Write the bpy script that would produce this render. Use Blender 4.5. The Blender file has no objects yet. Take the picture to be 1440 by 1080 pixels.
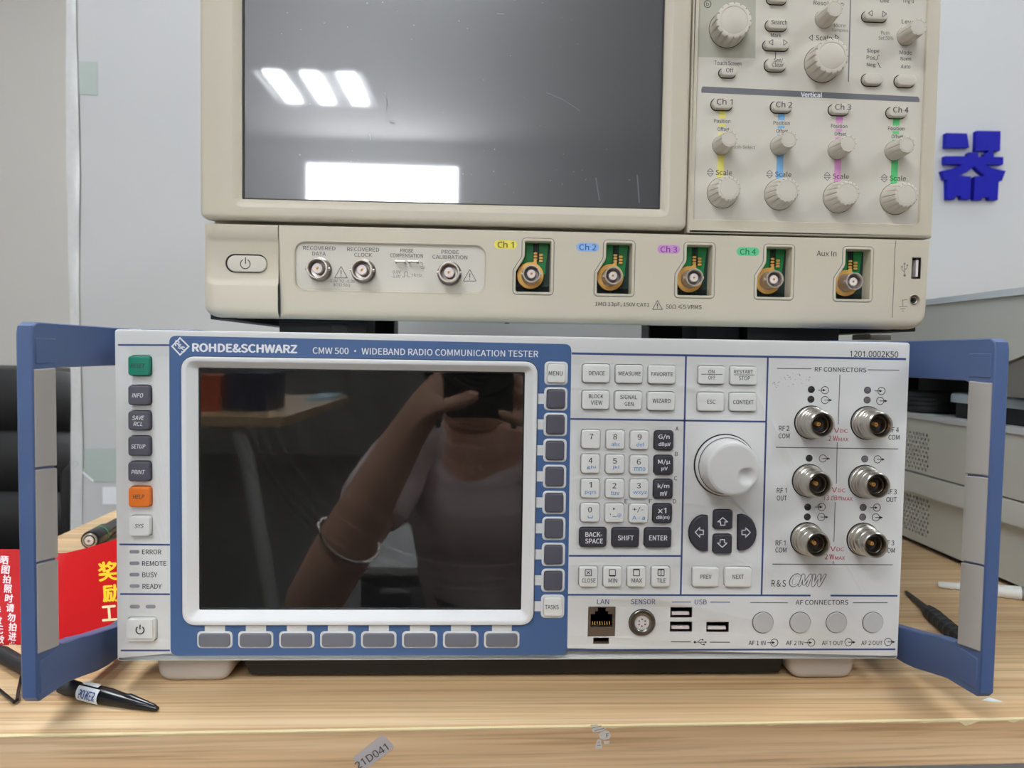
import bpy, math, random
from math import sin, cos, pi, radians
from mathutils import Vector, Matrix
from mathutils.geometry import tessellate_polygon
random.seed(7)
# ------------------------------------------------------------------ scene set-up
SC = bpy.context.scene
COL = SC.collection
S = 0.001                      # everything below is written in millimetres
OZ = 764.0                     # floor is z = 0 in the world; the tester's lower panel edge is z = 0 in the script

def col(h, k=1.0):
    if isinstance(h, str):
        c = [int(h[i:i + 2], 16) / 255 for i in (0, 2, 4)]
    else:
        c = [v / 255 for v in h]
    return [((v / 12.92) if v <= .04045 else ((v + .055) / 1.055) ** 2.4) * k for v in c] + [1]

# camera
F = 1006.844
RC = ((0.9989487876, 0.0436791905, -0.0139085610), (-0.0430224039, 0.9980844573, 0.0444576777), (0.0158237958, -0.0438126065, 0.9989144423))
C0 = Vector((-21.838, -384.863, 168.179))
cd = bpy.data.cameras.new('camera')
cam = bpy.data.objects.new('camera', cd)
COL.objects.link(cam)
cd.sensor_width = 36
cd.lens = 36 * F / 1440
cd.clip_start = .01
cd.clip_end = 60
Rm = Matrix(RC)
cam.matrix_world = Matrix.Translation(Vector((C0.x, C0.y, C0.z + OZ)) * S) @ Matrix((
    (Rm[0][0], Rm[0][2], -Rm[0][1]), (Rm[1][0], Rm[1][2], -Rm[1][1]), (Rm[2][0], Rm[2][2], -Rm[2][1]))).to_4x4()
cd.dof.use_dof = True
cd.dof.focus_distance = .415
cd.dof.aperture_fstop = 13
SC.camera = cam
SC.view_settings.view_transform = 'Standard'
SC.view_settings.look = 'None'
SC.view_settings.gamma = 1
SC.view_settings.use_curve_mapping = False
SC.view_settings.exposure = 0.08
LAMP = 41.0
WINDOW = 20.0
w = bpy.data.worlds.new('world'); SC.world = w
w.use_nodes = True
w.node_tree.nodes['Background'].inputs[0].default_value = (.8, .88, 1, 1)
w.node_tree.nodes['Background'].inputs[1].default_value = .6

def ray(px, py):
    return Rm @ Vector(((px - 720) / F, 1, (540 - py) / F))
def onY(px, py, Y):
    d = ray(px, py); return C0 + d * ((Y - C0.y) / d.y)
def onX(px, py, X):
    d = ray(px, py); return C0 + d * ((X - C0.x) / d.x)
def onZ(px, py, Z):
    d = ray(px, py); return C0 + d * ((Z - C0.z) / d.z)
def prect(x0, y0, x1, y1, Y):
    xm, ym = (x0 + x1) / 2, (y0 + y1) / 2
    return onY(x0, ym, Y).x, onY(xm, y1, Y).z, onY(x1, ym, Y).x, onY(xm, y0, Y).z
def P2(pts, Y):
    return [(v.x, v.z) for v in (onY(a, b, Y) for a, b in pts)]

# ------------------------------------------------------------------ materials
MATS = {}
def mat(name, c, rough=.5, metal=0, noise=0.0, nscale=40, bump=0.0, bscale=400, spec=.5, coat=0, coatr=.03, emit=None, es=0):
    m = bpy.data.materials.new(name); m.use_nodes = True
    nt = m.node_tree; b = nt.nodes['Principled BSDF']
    cc = col(c)
    b.inputs['Base Color'].default_value = cc
    b.inputs['Roughness'].default_value = rough
    b.inputs['Metallic'].default_value = metal
    b.inputs['Specular IOR Level'].default_value = spec
    b.inputs['Coat Weight'].default_value = coat
    b.inputs['Coat Roughness'].default_value = coatr
    b.inputs['Coat IOR'].default_value = 4.0 if coat >= 1 else 2.0
    if emit is not None:
        b.inputs['Emission Color'].default_value = col(emit); b.inputs['Emission Strength'].default_value = es
    if noise or bump:
        tc = nt.nodes.new('ShaderNodeTexCoord')
    if noise:
        n = nt.nodes.new('ShaderNodeTexNoise'); n.inputs['Scale'].default_value = nscale; n.inputs['Detail'].default_value = 5
        nt.links.new(tc.outputs['Object'], n.inputs['Vector'])
        mx = nt.nodes.new('ShaderNodeMix'); mx.data_type = 'RGBA'
        mx.inputs[6].default_value = [v * (1 - noise) for v in cc[:3]] + [1]
        mx.inputs[7].default_value = [min(1, v * (1 + noise)) for v in cc[:3]] + [1]
        nt.links.new(n.outputs['Fac'], mx.inputs[0]); nt.links.new(mx.outputs[2], b.inputs['Base Color'])
    if bump:
        n2 = nt.nodes.new('ShaderNodeTexNoise'); n2.inputs['Scale'].default_value = bscale; n2.inputs['Detail'].default_value = 3
        nt.links.new(tc.outputs['Object'], n2.inputs['Vector'])
        bp = nt.nodes.new('ShaderNodeBump'); bp.inputs['Strength'].default_value = bump; bp.inputs['Distance'].default_value = .001
        nt.links.new(n2.outputs['Fac'], bp.inputs['Height']); nt.links.new(bp.outputs['Normal'], b.inputs['Normal'])
    MATS[name] = m
    return m

mat('panel_white', 'dddedb', .5, noise=.02, nscale=15, bump=.04, bscale=1500)
mat('bezel_white', 'e4e5e4', .38, noise=.02)
mat('key_white', 'e6e7e2', .5, noise=.02, nscale=60)
mat('key_grey', '55545e', .55, noise=.05, nscale=60)
mat('key_dark', '3a3a42', .5, noise=.05, nscale=60)
mat('key_soft', '70727c', .55, noise=.04, nscale=60)
mat('key_green', '0f8068', .5, noise=.04)
mat('key_orange', 'ea7a22', .5, noise=.03)
mat('gap_black', '17161a', .8, noise=.1)
mat('blue_print', '456492', .5, noise=.03, nscale=20)
mat('line_blue', '3b4d80', .6, noise=.03)
mat('handle_blue', '4b608a', .42, noise=.05, nscale=25, bump=.05, bscale=900)
mat('pad_grey', 'aaa59e', .6, noise=.08, nscale=14, bump=.05, bscale=1500)
mat('ink_black', '2a2a2e', .7, noise=.1)
mat('ink_soft', '55555a', .7, noise=.1)
mat('ink_red', 'b8384c', .7, noise=.05)
mat('ink_blue', '4a8ccc', .7, noise=.05)
mat('ink_white', 'eceef0', .6, noise=.02)
mat('ink_dgrey', '3c3c3c', .7, noise=.1)
mat('led_grey', '96969c', .35, noise=.05)
mat('led_dark', '302e30', .25, noise=.05)
mat('led_mid', '6a6466', .3, noise=.05)
mat('screen_black', '0a0a0b', .04, spec=.5, coat=1.0, coatr=.02, noise=.1, nscale=900)
mat('silver', 'c4bfb6', .28, 1, noise=.06, nscale=200)
mat('silver_dark', '8d8780', .3, 1, noise=.06, nscale=200)
mat('nickel', 'c6bcb2', .42, .75, noise=.06, nscale=200)
mat('gold', 'f2bd68', .38, .45, noise=.05, nscale=200)
mat('cavity_brown', '2c211b', .4, noise=.1, nscale=300)
mat('ptfe', 'e0d6d2', .5, noise=.03)
mat('cap_grey', 'bcbcba', .55, noise=.03, nscale=60)
mat('knob_grey', 'd8d8d5', .5, noise=.02, nscale=50)
mat('port_tan', '8a7a6b', .35, .7, noise=.08, nscale=150)
mat('tester_case', 'c4ccd0', .5, noise=.03)
mat('foot_beige', 'ada59b', .5, noise=.04, nscale=40)
mat('scope_beige', 'cac2ae', .45, noise=.02, nscale=10, bump=.03, bscale=1500)
mat('scope_panel', 'd1ccbf', .5, noise=.02, nscale=10, bump=.03, bscale=1500)
mat('scope_patch', 'b0af9f', .5, noise=.02)
mat('scope_key', 'd0c9bb', .5, noise=.03, nscale=60)
mat('scope_line', '7d7a70', .6, noise=.05)
mat('bar_grey', '6f7074', .5, noise=.04)
mat('scope_case', 'bccdd4', .5, noise=.04, nscale=12)
mat('black_plastic', '101011', .5, noise=.2, nscale=60)
mat('black_rubber', '1b1b1e', .6, noise=.2, nscale=60, bump=.1, bscale=600)
mat('black_gloss', '0c0c0e', .22, noise=.1, nscale=60)
mat('leather', '1c1c1d', .42, noise=.2, nscale=20, bump=.2, bscale=250)
mat('pcb_green', '178040', .4, noise=.15, nscale=120)
mat('pcb_dark', '0c2a22', .5, noise=.2, nscale=120)
for nm, c in (('tag_yellow', 'e8d95a'), ('tag_blue', '8fb8ea'), ('tag_magenta', 'cd94cf'), ('tag_green', '63cd92'),
              ('stripe_yellow', 'e6dc74'), ('stripe_blue', '7cb4e0'), ('stripe_magenta', 'd894c6'), ('stripe_green', '5cc878'),
              ('txt_yellow', '5c5018'), ('txt_blue', '2a4f96'), ('txt_magenta', '7a2c86'), ('txt_green', '157048')):
    mat(nm, c, .6, noise=.04)
mat('board_grey', 'c7c8c7', .42, noise=.02, nscale=4)
mat('letter_blue', '060a9c', .5, spec=.25, noise=.05, nscale=30)
mat('tape_pale', 'd4d5d3', .25, noise=.08, nscale=120, bump=.25, bscale=160)
mat('film', 'dfe0de', .3, noise=.02)
mat('tape_green', 'b4bfb8', .3, noise=.05)
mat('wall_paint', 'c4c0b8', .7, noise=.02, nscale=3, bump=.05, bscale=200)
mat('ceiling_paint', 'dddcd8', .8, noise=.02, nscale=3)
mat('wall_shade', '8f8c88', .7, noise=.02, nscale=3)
mat('floor_tile', '45423e', .4, noise=.05, nscale=4)
mat('instr_grey', 'c2c0b6', .5, noise=.03, nscale=12, bump=.05, bscale=1200)
mat('instr_lid', 'cfd2d4', .4, noise=.02)
mat('instr_dark', '77736c', .5, noise=.05)
mat('mouse_grey', 'a9b4bc', .35, noise=.03)
mat('card_red', 'bc0a10', .5, spec=.2, noise=.05, nscale=20)
mat('card_yellow', 'e8c41c', .5, noise=.03)
mat('card_cream', 'ead9a8', .5, noise=.03)
mat('card_white', 'f0dcdc', .5, noise=.03)
mat('paper', 'dfe6ea', .6, noise=.04, nscale=90)
mat('sticker_grey', 'bdb5b3', .3, noise=.06, nscale=60)
mat('residue', 'd6d0c8', .7, noise=.12, nscale=400)
mat('pen_white', 'd9dad4', .4, noise=.02)
mat('pen_cap', '7c7c7c', .4, noise=.05)
mat('green_mark', '3a9a5c', .5, noise=.05)
mat('skin', 'e8b69a', .5, noise=.06, nscale=12)
mat('blouse', 'f2dfde', .8, noise=.05, nscale=20)
mat('trousers', '2c2e38', .85, noise=.1)
mat('hair', '120f0e', .4, noise=.2, nscale=80)
mat('lip', '9c5a54', .45, noise=.05)
mat('eye_white', 'e6e2dc', .25, noise=.02)
mat('white_tube', 'c9c9c6', .4, noise=.03)
mat('orange_box', 'cf5a2c', .6, noise=.06)
mat('navy_bin', '252a48', .5, noise=.08)
mat('pale_blue', '9cc0d0', .6, noise=.05)
mat('lamp_tube', 'ffffff', .5, emit='f3f8ff', es=LAMP, noise=.01)
mat('lamp_frame', 'dcdcda', .35, noise=.02)
mat('day_pane', 'ffffff', .3, emit='f4f8ff', es=WINDOW, noise=.01)

def wood(name, dark, mid, light):
    m = bpy.data.materials.new(name); m.use_nodes = True
    nt = m.node_tree; L = nt.links; b = nt.nodes['Principled BSDF']
    b.inputs['Roughness'].default_value = .42
    tc = nt.nodes.new('ShaderNodeTexCoord')
    def stretched(sx, sy, sz, detail, dist):
        mp = nt.nodes.new('ShaderNodeMapping'); mp.inputs['Scale'].default_value = (sx, sy, sz)
        L.new(tc.outputs['Object'], mp.inputs['Vector'])
        n = nt.nodes.new('ShaderNodeTexNoise'); n.inputs['Scale'].default_value = 1
        n.inputs['Detail'].default_value = detail; n.inputs['Distortion'].default_value = dist
        L.new(mp.outputs['Vector'], n.inputs['Vector']); return n
    n1 = stretched(2.6, 130, 130, 6, .6)
    n2 = stretched(6, 430, 430, 3, .3)
    n3 = stretched(1.0, 26, 26, 2, .5)
    r1 = nt.nodes.new('ShaderNodeValToRGB')
    e = r1.color_ramp.elements
    e[0].position = .28; e[0].color = col(dark); e[1].position = .74; e[1].color = col(light)
    k = e.new(.5); k.color = col(mid)
    L.new(n1.outputs['Fac'], r1.inputs['Fac'])
    r2 = nt.nodes.new('ShaderNodeValToRGB')
    r2.color_ramp.elements[0].position = .30; r2.color_ramp.elements[0].color = (.62, .55, .48, 1)
    r2.color_ramp.elements[1].position = .52; r2.color_ramp.elements[1].color = (1, 1, 1, 1)
    L.new(n2.outputs['Fac'], r2.inputs['Fac'])
    r3 = nt.nodes.new('ShaderNodeValToRGB')
    r3.color_ramp.elements[0].position = .3; r3.color_ramp.elements[0].color = (.78, .74, .70, 1)
    r3.color_ramp.elements[1].position = .65; r3.color_ramp.elements[1].color = (1.05, 1.05, 1.05, 1)
    L.new(n3.outputs['Fac'], r3.inputs['Fac'])
    m1 = nt.nodes.new('ShaderNodeMix'); m1.data_type = 'RGBA'; m1.blend_type = 'MULTIPLY'; m1.inputs[0].default_value = .75
    L.new(r1.outputs[0], m1.inputs[6]); L.new(r2.outputs[0], m1.inputs[7])
    m2 = nt.nodes.new('ShaderNodeMix'); m2.data_type = 'RGBA'; m2.blend_type = 'MULTIPLY'; m2.inputs[0].default_value = .9
    L.new(m1.outputs[2], m2.inputs[6]); L.new(r3.outputs[0], m2.inputs[7])
    L.new(m2.outputs[2], b.inputs['Base Color'])
    bp = nt.nodes.new('ShaderNodeBump'); bp.inputs['Strength'].default_value = .12; bp.inputs['Distance'].default_value = .0006
    L.new(n2.outputs['Fac'], bp.inputs['Height']); L.new(bp.outputs['Normal'], b.inputs['Normal'])
    MATS[name] = m
wood('oak_top', 'c6a074', 'dcbb8d', 'ead3ac')
wood('oak_edge', 'd0aa7e', 'e8c69a', 'f2d8b2')
mat('edge_cream', 'e6d5a6', .5, noise=.06, nscale=60)

# dusty touch screen: grey glass with faint scratches
def dusty(name, base, rough, coat, dust, ior=1.5):
    m = mat(name, base, rough, coat=coat, coatr=.03)
    nt = m.node_tree; L = nt.links; b = nt.nodes['Principled BSDF']; b.inputs['IOR'].default_value = ior
    tc = nt.nodes.new('ShaderNodeTexCoord')
    v = nt.nodes.new('ShaderNodeTexVoronoi'); v.inputs['Scale'].default_value = 150
    L.new(tc.outputs['Object'], v.inputs['Vector'])
    n = nt.nodes.new('ShaderNodeTexNoise'); n.inputs['Scale'].default_value = 14; n.inputs['Detail'].default_value = 6
    L.new(tc.outputs['Object'], n.inputs['Vector'])
    a = nt.nodes.new('ShaderNodeMath'); a.operation = 'MULTIPLY_ADD'; a.inputs[1].default_value = -.18
    L.new(n.outputs['Fac'], a.inputs[0]); 
    a.inputs[2].default_value = .14
    s = nt.nodes.new('ShaderNodeMath'); s.operation = 'LESS_THAN'
    L.new(v.outputs['Distance'], s.inputs[0]); L.new(a.outputs[0], s.inputs[1])
    mx = nt.nodes.new('ShaderNodeMix'); mx.data_type = 'RGBA'
    mx.inputs[6].default_value = col(base); mx.inputs[7].default_value = col(dust)
    L.new(s.outputs[0], mx.inputs[0]); L.new(mx.outputs[2], b.inputs['Base Color'])
dusty('tester_glass', '5e5c59', .02, 1.0, '9a9a98', 4.0)
dusty('scope_glass', '3c3d40', .31, .9, '727374', 1.85)

# ------------------------------------------------------------------ geometry helpers (mm, viewer at -Y)
def inset(poly, d):
    n = len(poly); out = []
    for i in range(n):
        ax, az = poly[i - 1]; bx, bz = poly[i]; cx, cz = poly[(i + 1) % n]
        e1 = Vector((bx - ax, bz - az)); e2 = Vector((cx - bx, cz - bz))
        if e1.length < 1e-9: e1 = e2
        if e2.length < 1e-9: e2 = e1
        e1.normalize(); e2.normalize()
        n1 = Vector((-e1.y, e1.x)); n2 = Vector((-e2.y, e2.x))
        m = n1 + n2
        if m.length < 1e-6: m = n1
        m.normalize()
        k = d / max(.35, m.dot(n1))
        out.append((bx + m.x * k, bz + m.y * k))
    return out
def ccw(p):
    a = sum(p[i - 1][0] * p[i][1] - p[i][0] * p[i - 1][1] for i in range(len(p)))
    return p if a > 0 else p[::-1]
def rr(x0, z0, x1, z1, r, n=4):
    r = min(r, (x1 - x0) / 2 - 1e-4, (z1 - z0) / 2 - 1e-4)
    if r <= 1e-4: return [(x0, z0), (x1, z0), (x1, z1), (x0, z1)]
    out = []
    for cx, cz, a0 in ((x1 - r, z0 + r, -90), (x1 - r, z1 - r, 0), (x0 + r, z1 - r, 90), (x0 + r, z0 + r, 180)):
        for i in range(n + 1):
            a = radians(a0 + 90 * i / n); out.append((cx + r * cos(a), cz + r * sin(a)))
    return out
def brect(poly, d=0, r=.05):
    xs = [p[0] for p in poly]; zs = [p[1] for p in poly]
    return rr(min(xs) + d, min(zs) + d, max(xs) - d, max(zs) - d, r, 1)
def circ(cx, cz, r, n=24):
    return [(cx + r * cos(2 * pi * i / n), cz + r * sin(2 * pi * i / n)) for i in range(n)]
def fillet(pts, r, n=4):
    pts = ccw(pts); out = []; N = len(pts)
    for i in range(N):
        rad = r[i] if isinstance(r, (list, tuple)) else r
        a, b, c = (Vector(pts[i - 1]), Vector(pts[i]), Vector(pts[(i + 1) % N]))
        u = (a - b); v = (c - b); lu, lv = u.length, v.length
        u.normalize(); v.normalize()
        ang = math.acos(max(-1, min(1, u.dot(v))))
        if rad <= 0 or ang > 3.05: out.append(tuple(b)); continue
        t = min(rad / math.tan(ang / 2), lu * .49, lv * .49)
        p0 = b + u * t; p1 = b + v * t
        for k in range(n + 1):
            s = k / n
            q = p0 * (1 - s) ** 2 + b * 2 * s * (1 - s) + p1 * s * s
            out.append(tuple(q))
    return out

class G:
    def __init__(self): self.v = []; self.f = []
    def add(self, vs, fs):
        o = len(self.v); self.v += [tuple(p) for p in vs]; self.f += [tuple(i + o for i in f) for f in fs]
    def cap(self, loops, y, flip=False):
        flat = [p for l in loops for p in l]
        tris = tessellate_polygon([[Vector((p[0], p[1], 0)) for p in l] for l in loops])
        fs = []
        for t in tris:
            a, b, c = (flat[i] for i in t)
            ar = (b[0] - a[0]) * (c[1] - a[1]) - (c[0] - a[0]) * (b[1] - a[1])
            t = tuple(t) if (ar > 0) != flip else tuple(t)[::-1]
            fs.append(t)
        self.add([(p[0], y, p[1]) for p in flat], fs)
    def ringstrip(self, la, ya, lb, yb, rev=False):
        n = len(la)
        vs = [(p[0], ya, p[1]) for p in la] + [(p[0], yb, p[1]) for p in lb]
        fs = []
        for i in range(n):
            j = (i + 1) % n
            q = (i, j, n + j, n + i)
            fs.append(q[::-1] if rev else q)
        self.add(vs, fs)
    def plate(self, outer, holes=(), yf=0, yb=1, b=0, seg=1, back=True, hb=None, wfn=None):
        outer = ccw(outer)
        if wfn and b > 0:                    # rounding that varies along the outline
            wt = [wfn(*p) for p in outer]; full = inset(outer, b)
            def lv(k):
                a = pi / 2 * k / seg; f = 1 - cos(a); q = b * (1 - sin(a))
                return [(p[0] + (i[0] - p[0]) * f * w_, yf + q * w_, p[1] + (i[1] - p[1]) * f * w_) for p, i, w_ in zip(outer, full, wt)]
            rows = [[(p[0], yb, p[1]) for p in outer]] + [lv(k) for k in range(seg + 1)]
            n = len(outer)
            for A, B in zip(rows, rows[1:]):
                self.add(A + B, [(i, (i + 1) % n, n + (i + 1) % n, n + i) for i in range(n)])
            top = [(p[0], p[2]) for p in rows[-1]]
            for h in holes: h = ccw(h); self.ringstrip(h, yb, h, yf, True)
            self.cap([top] + [ccw(h) for h in holes], yf)
            return self
        holes = [ccw(h) for h in holes]
        hb = b if hb is None else hb
        def lev(k):
            a = pi / 2 * k / seg
            return b * (1 - cos(a)), yf + b * (1 - sin(a)), hb * (1 - cos(a)), yf + hb * (1 - sin(a))
        if b > 0:
            prev = outer; py = yf + b
            self.ringstrip(prev, yb, prev, py)
            for k in range(1, seg + 1):
                d, y, _, _ = lev(k); cur = inset(outer, d)
                self.ringstrip(prev, py, cur, y); prev, py = cur, y
            top = prev
        else:
            self.ringstrip(outer, yb, outer, yf); top = outer
        hl = []
        for h in holes:
            if hb > 0:
                prev = h; py = yf + hb
                self.ringstrip(prev, yb, prev, py, True)
                for k in range(1, seg + 1):
                    _, _, d, y = lev(k); cur = inset(h, -d)
                    self.ringstrip(prev, py, cur, y, True); prev, py = cur, y
                hl.append(prev)
            else:
                self.ringstrip(h, yb, h, yf, True); hl.append(h)
        self.cap([top] + hl, yf)
        if back: self.cap([outer] + holes, yb, True)
        return self
    def loft(self, secs, cap0=False, cap1=False):
        for (a, ya), (b, yb) in zip(secs, secs[1:]): self.ringstrip(a, ya, b, yb)
        if cap0: self.cap([secs[0][0]], secs[0][1], True)
        if cap1: self.cap([secs[-1][0]], secs[-1][1])
        return self
    def lathe(self, cx, cz, y0, prof, n=28, mod=None):
        rows = []
        for r, p in prof:
            if r < 1e-6: rows.append([(cx, y0 - p, cz)])
            else:
                row = []
                for i in range(n):
                    a = 2 * pi * i / n; q = r * (mod(a, p, r) if mod else 1)
                    row.append((cx + q * cos(a), y0 - p, cz + q * sin(a)))
                rows.append(row)
        for A, B in zip(rows, rows[1:]):
            if len(A) == 1 and len(B) == 1: continue
            if len(A) == 1: self.add(A + B, [(0, 1 + i, 1 + (i + 1) % n) for i in range(n)])
            elif len(B) == 1: self.add(A + B, [(i, (i + 1) % n, n) for i in range(n)])
            else: self.add(A + B, [(i, (i + 1) % n, n + (i + 1) % n, n + i) for i in range(n)])
        return self
    def box(self, x0, x1, y0, y1, z0, z1, b=0, seg=1):
        return self.plate(rr(x0, z0, x1, z1, 0), (), y0, y1, b, seg)
    def tube(self, path, rads, n=12, cap=True):
        path = [Vector(p) for p in path]
        if not isinstance(rads, (list, tuple)): rads = [rads] * len(path)
        rows = []; up = None
        for i, p in enumerate(path):
            t = (path[min(i + 1, len(path) - 1)] - path[max(i - 1, 0)]).normalized()
            if up is None:
                up = Vector((0, 0, 1)) if abs(t.z) < .9 else Vector((1, 0, 0))
            s = t.cross(up).normalized(); up = s.cross(t).normalized()
            rows.append([p + (s * cos(2 * pi * k / n) + up * sin(2 * pi * k / n)) * rads[i] for k in range(n)])
        for A, B in zip(rows, rows[1:]):
            self.add(A + B, [(i, n + i, n + (i + 1) % n, (i + 1) % n) for i in range(n)])
        if cap:
            self.add(rows[0], [tuple(range(n))]); self.add(rows[-1], [tuple(range(n))[::-1]])
        return self
    def sheet(self, fn, nu, nv, rev=False):
        vs = [fn(i / nu, j / nv) for j in range(nv + 1) for i in range(nu + 1)]
        fs = []
        for j in range(nv):
            for i in range(nu):
                a = j * (nu + 1) + i; q = (a, a + 1, a + nu + 2, a + nu + 1)
                fs.append(q[::-1] if rev else q)
        self.add(vs, fs); return self
    def extr(self, prof, axis, a, b):
        """closed profile extruded along an axis: 'x' -> profile in (y,z); 'z' -> profile in (x,y)"""
        n = len(prof)
        pt = (lambda p, t: (t, p[0], p[1])) if axis == 'x' else (lambda p, t: (p[0], p[1], t))
        self.add([pt(p, a) for p in prof] + [pt(p, b) for p in prof],
                 [(i, (i + 1) % n, n + (i + 1) % n, n + i) for i in range(n)])
        tris = tessellate_polygon([[Vector((p[0], p[1], 0)) for p in prof]])
        self.add([pt(p, a) for p in prof], [tuple(t) for t in tris])
        self.add([pt(p, b) for p in prof], [tuple(t)[::-1] for t in tris])
        return self
    def xf(self, fn):
        self.v = [tuple(fn(Vector(p))) for p in self.v]; return self

WO = {}
def worigin(o): return WO[o.name] if o else Vector((0, 0, 0))
def mesh_from(name, g, origin, m, smooth=35):
    me = bpy.data.meshes.new(name)
    o = origin
    me.from_pydata([((p[0] - o.x) * S, (p[1] - o.y) * S, (p[2] - o.z) * S) for p in g.v], [], g.f)
    me.materials.append(MATS[m])
    if smooth:
        import bmesh
        bm = bmesh.new(); bm.from_mesh(me)
        bmesh.ops.remove_doubles(bm, verts=bm.verts, dist=2e-7)
        bmesh.ops.recalc_face_normals(bm, faces=bm.faces)
        bm.to_mesh(me); bm.free()
        me.polygons.foreach_set('use_smooth', [abs(q.normal.y) < .9995 for q in me.polygons])
        me.set_sharp_from_angle(angle=radians(smooth))
    me.update()
    return me
def put(name, me, origin, parent=None):
    ob = bpy.data.objects.new(name, me); COL.objects.link(ob)
    WO[ob.name] = Vector(origin)
    if parent:
        ob.parent = parent; ob.location = (Vector(origin) - worigin(parent)) * S
    else:
        ob.location = Vector((origin[0], origin[1], origin[2] + OZ)) * S
    return ob
def build(name, g, m, parent=None, smooth=35, label=None, cat=None, group=None, kind=None):
    xs = [p[0] for p in g.v]; ys = [p[1] for p in g.v]; zs = [p[2] for p in g.v]
    o = Vector(((min(xs) + max(xs)) / 2, (min(ys) + max(ys)) / 2, min(zs) if parent is None else (min(zs) + max(zs)) / 2))
    return tag(put(name, mesh_from(name, g, o, m, smooth), o, parent), label, cat, group, kind)
def tag(ob, label=None, cat=None, group=None, kind=None):
    for k, v in (('label', label), ('category', cat), ('group', group), ('kind', kind)):
        if v: ob[k] = v
    return ob
def thing(name, loc, label, cat, group=None):
    o = bpy.data.objects.new(name, None); COL.objects.link(o)
    o.location = Vector((loc[0], loc[1], loc[2] + OZ)) * S
    o.empty_display_size = .02
    WO[o.name] = Vector(loc)
    return tag(o, label, cat, group)
def copy_tree(src, delta, parent=None, label=None, group=None):
    c = src.copy(); COL.objects.link(c)
    WO[c.name] = WO[src.name] + Vector(delta)
    if parent: c.parent = parent
    else: c.location = src.location + Vector(delta) * S
    for ch in list(src.children): copy_tree(ch, delta, c)
    if label: c['label'] = label
    return c

# ------------------------------------------------------------------ flat print
PRN = {}       # (parent name, part name, material) -> list of jobs
FONTS = {}
def job(parent, m, name='printed_lettering'):
    return PRN.setdefault((parent.name, name, m), [])
def poly2(parent, m, y, loops, name='printed_lettering', warp=None):
    g = G(); g.cap([ccw(l) for l in loops], y); job(parent, m, name).append(('g', g, warp))
def text(parent, m, y, s, rect, bold=0, shear=0, rot=0, name='printed_lettering', warp=None, outline=0):
    """rect: target box x0,z0,x1,z1 (mm)"""
    key = (s, 0, shear)
    if key not in FONTS:
        cu = bpy.data.curves.new('txt', 'FONT'); cu.body = s; cu.size = 100; cu.resolution_u = 4
        cu.align_x = 'CENTER'; cu.shear = shear;  cu.space_line = .85
        FONTS[key] = bpy.data.objects.new('txt', cu); COL.objects.link(FONTS[key])
    job(parent, m, name).append(('t', key, rect, y, rot, warp, bold))
def ptext(parent, m, Y, s, cx, cy, w, h, lift=.08, **k):
    text(parent, m, Y - lift, s, prect(cx - w / 2, cy - h / 2, cx + w / 2, cy + h / 2, Y), **k)
def stroke_loops(pts, w):
    """open polyline -> closed ribbon outline"""
    L, R = [], []
    n = len(pts)
    for i in range(n):
        a = Vector(pts[max(i - 1, 0)]); b = Vector(pts[min(i + 1, n - 1)])
        t = (b - a).normalized(); nn = Vector((-t.y, t.x)) * w / 2
        p = Vector(pts[i]); L.append(tuple(p + nn)); R.append(tuple(p - nn))
    return L + R[::-1]
def stroke(parent, m, y, pts, w, **k): poly2(parent, m, y, [stroke_loops(pts, w)], **k)
def pstroke(parent, m, Y, pts, wpx, lift=.08, **k):
    c = onY(*pts[0], Y); sc = abs(onY(pts[0][0] + 10, pts[0][1], Y).x - c.x) / 10
    stroke(parent, m, Y - lift, P2(pts, Y), wpx * sc, **k)
def pring(parent, m, Y, cx, cy, r, wpx, a0=0, a1=360, lift=.08, n=22, **k):
    c = onY(cx, cy, Y); sc = abs(onY(cx + 10, cy, Y).x - c.x) / 10
    if a1 - a0 >= 360:
        poly2(parent, m, Y - lift, [circ(c.x, c.z, (r + wpx / 2) * sc, n), circ(c.x, c.z, (r - wpx / 2) * sc, n)], **k)
    else:
        pts = [(c.x + r * sc * cos(radians(a0 + (a1 - a0) * i / n)), c.z + r * sc * sin(radians(a0 + (a1 - a0) * i / n))) for i in range(n + 1)]
        stroke(parent, m, Y - lift, pts, wpx * sc, **k)
def pfill(parent, m, Y, pts, lift=.08, **k): poly2(parent, m, Y - lift, [P2(pts, Y)], **k)

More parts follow.
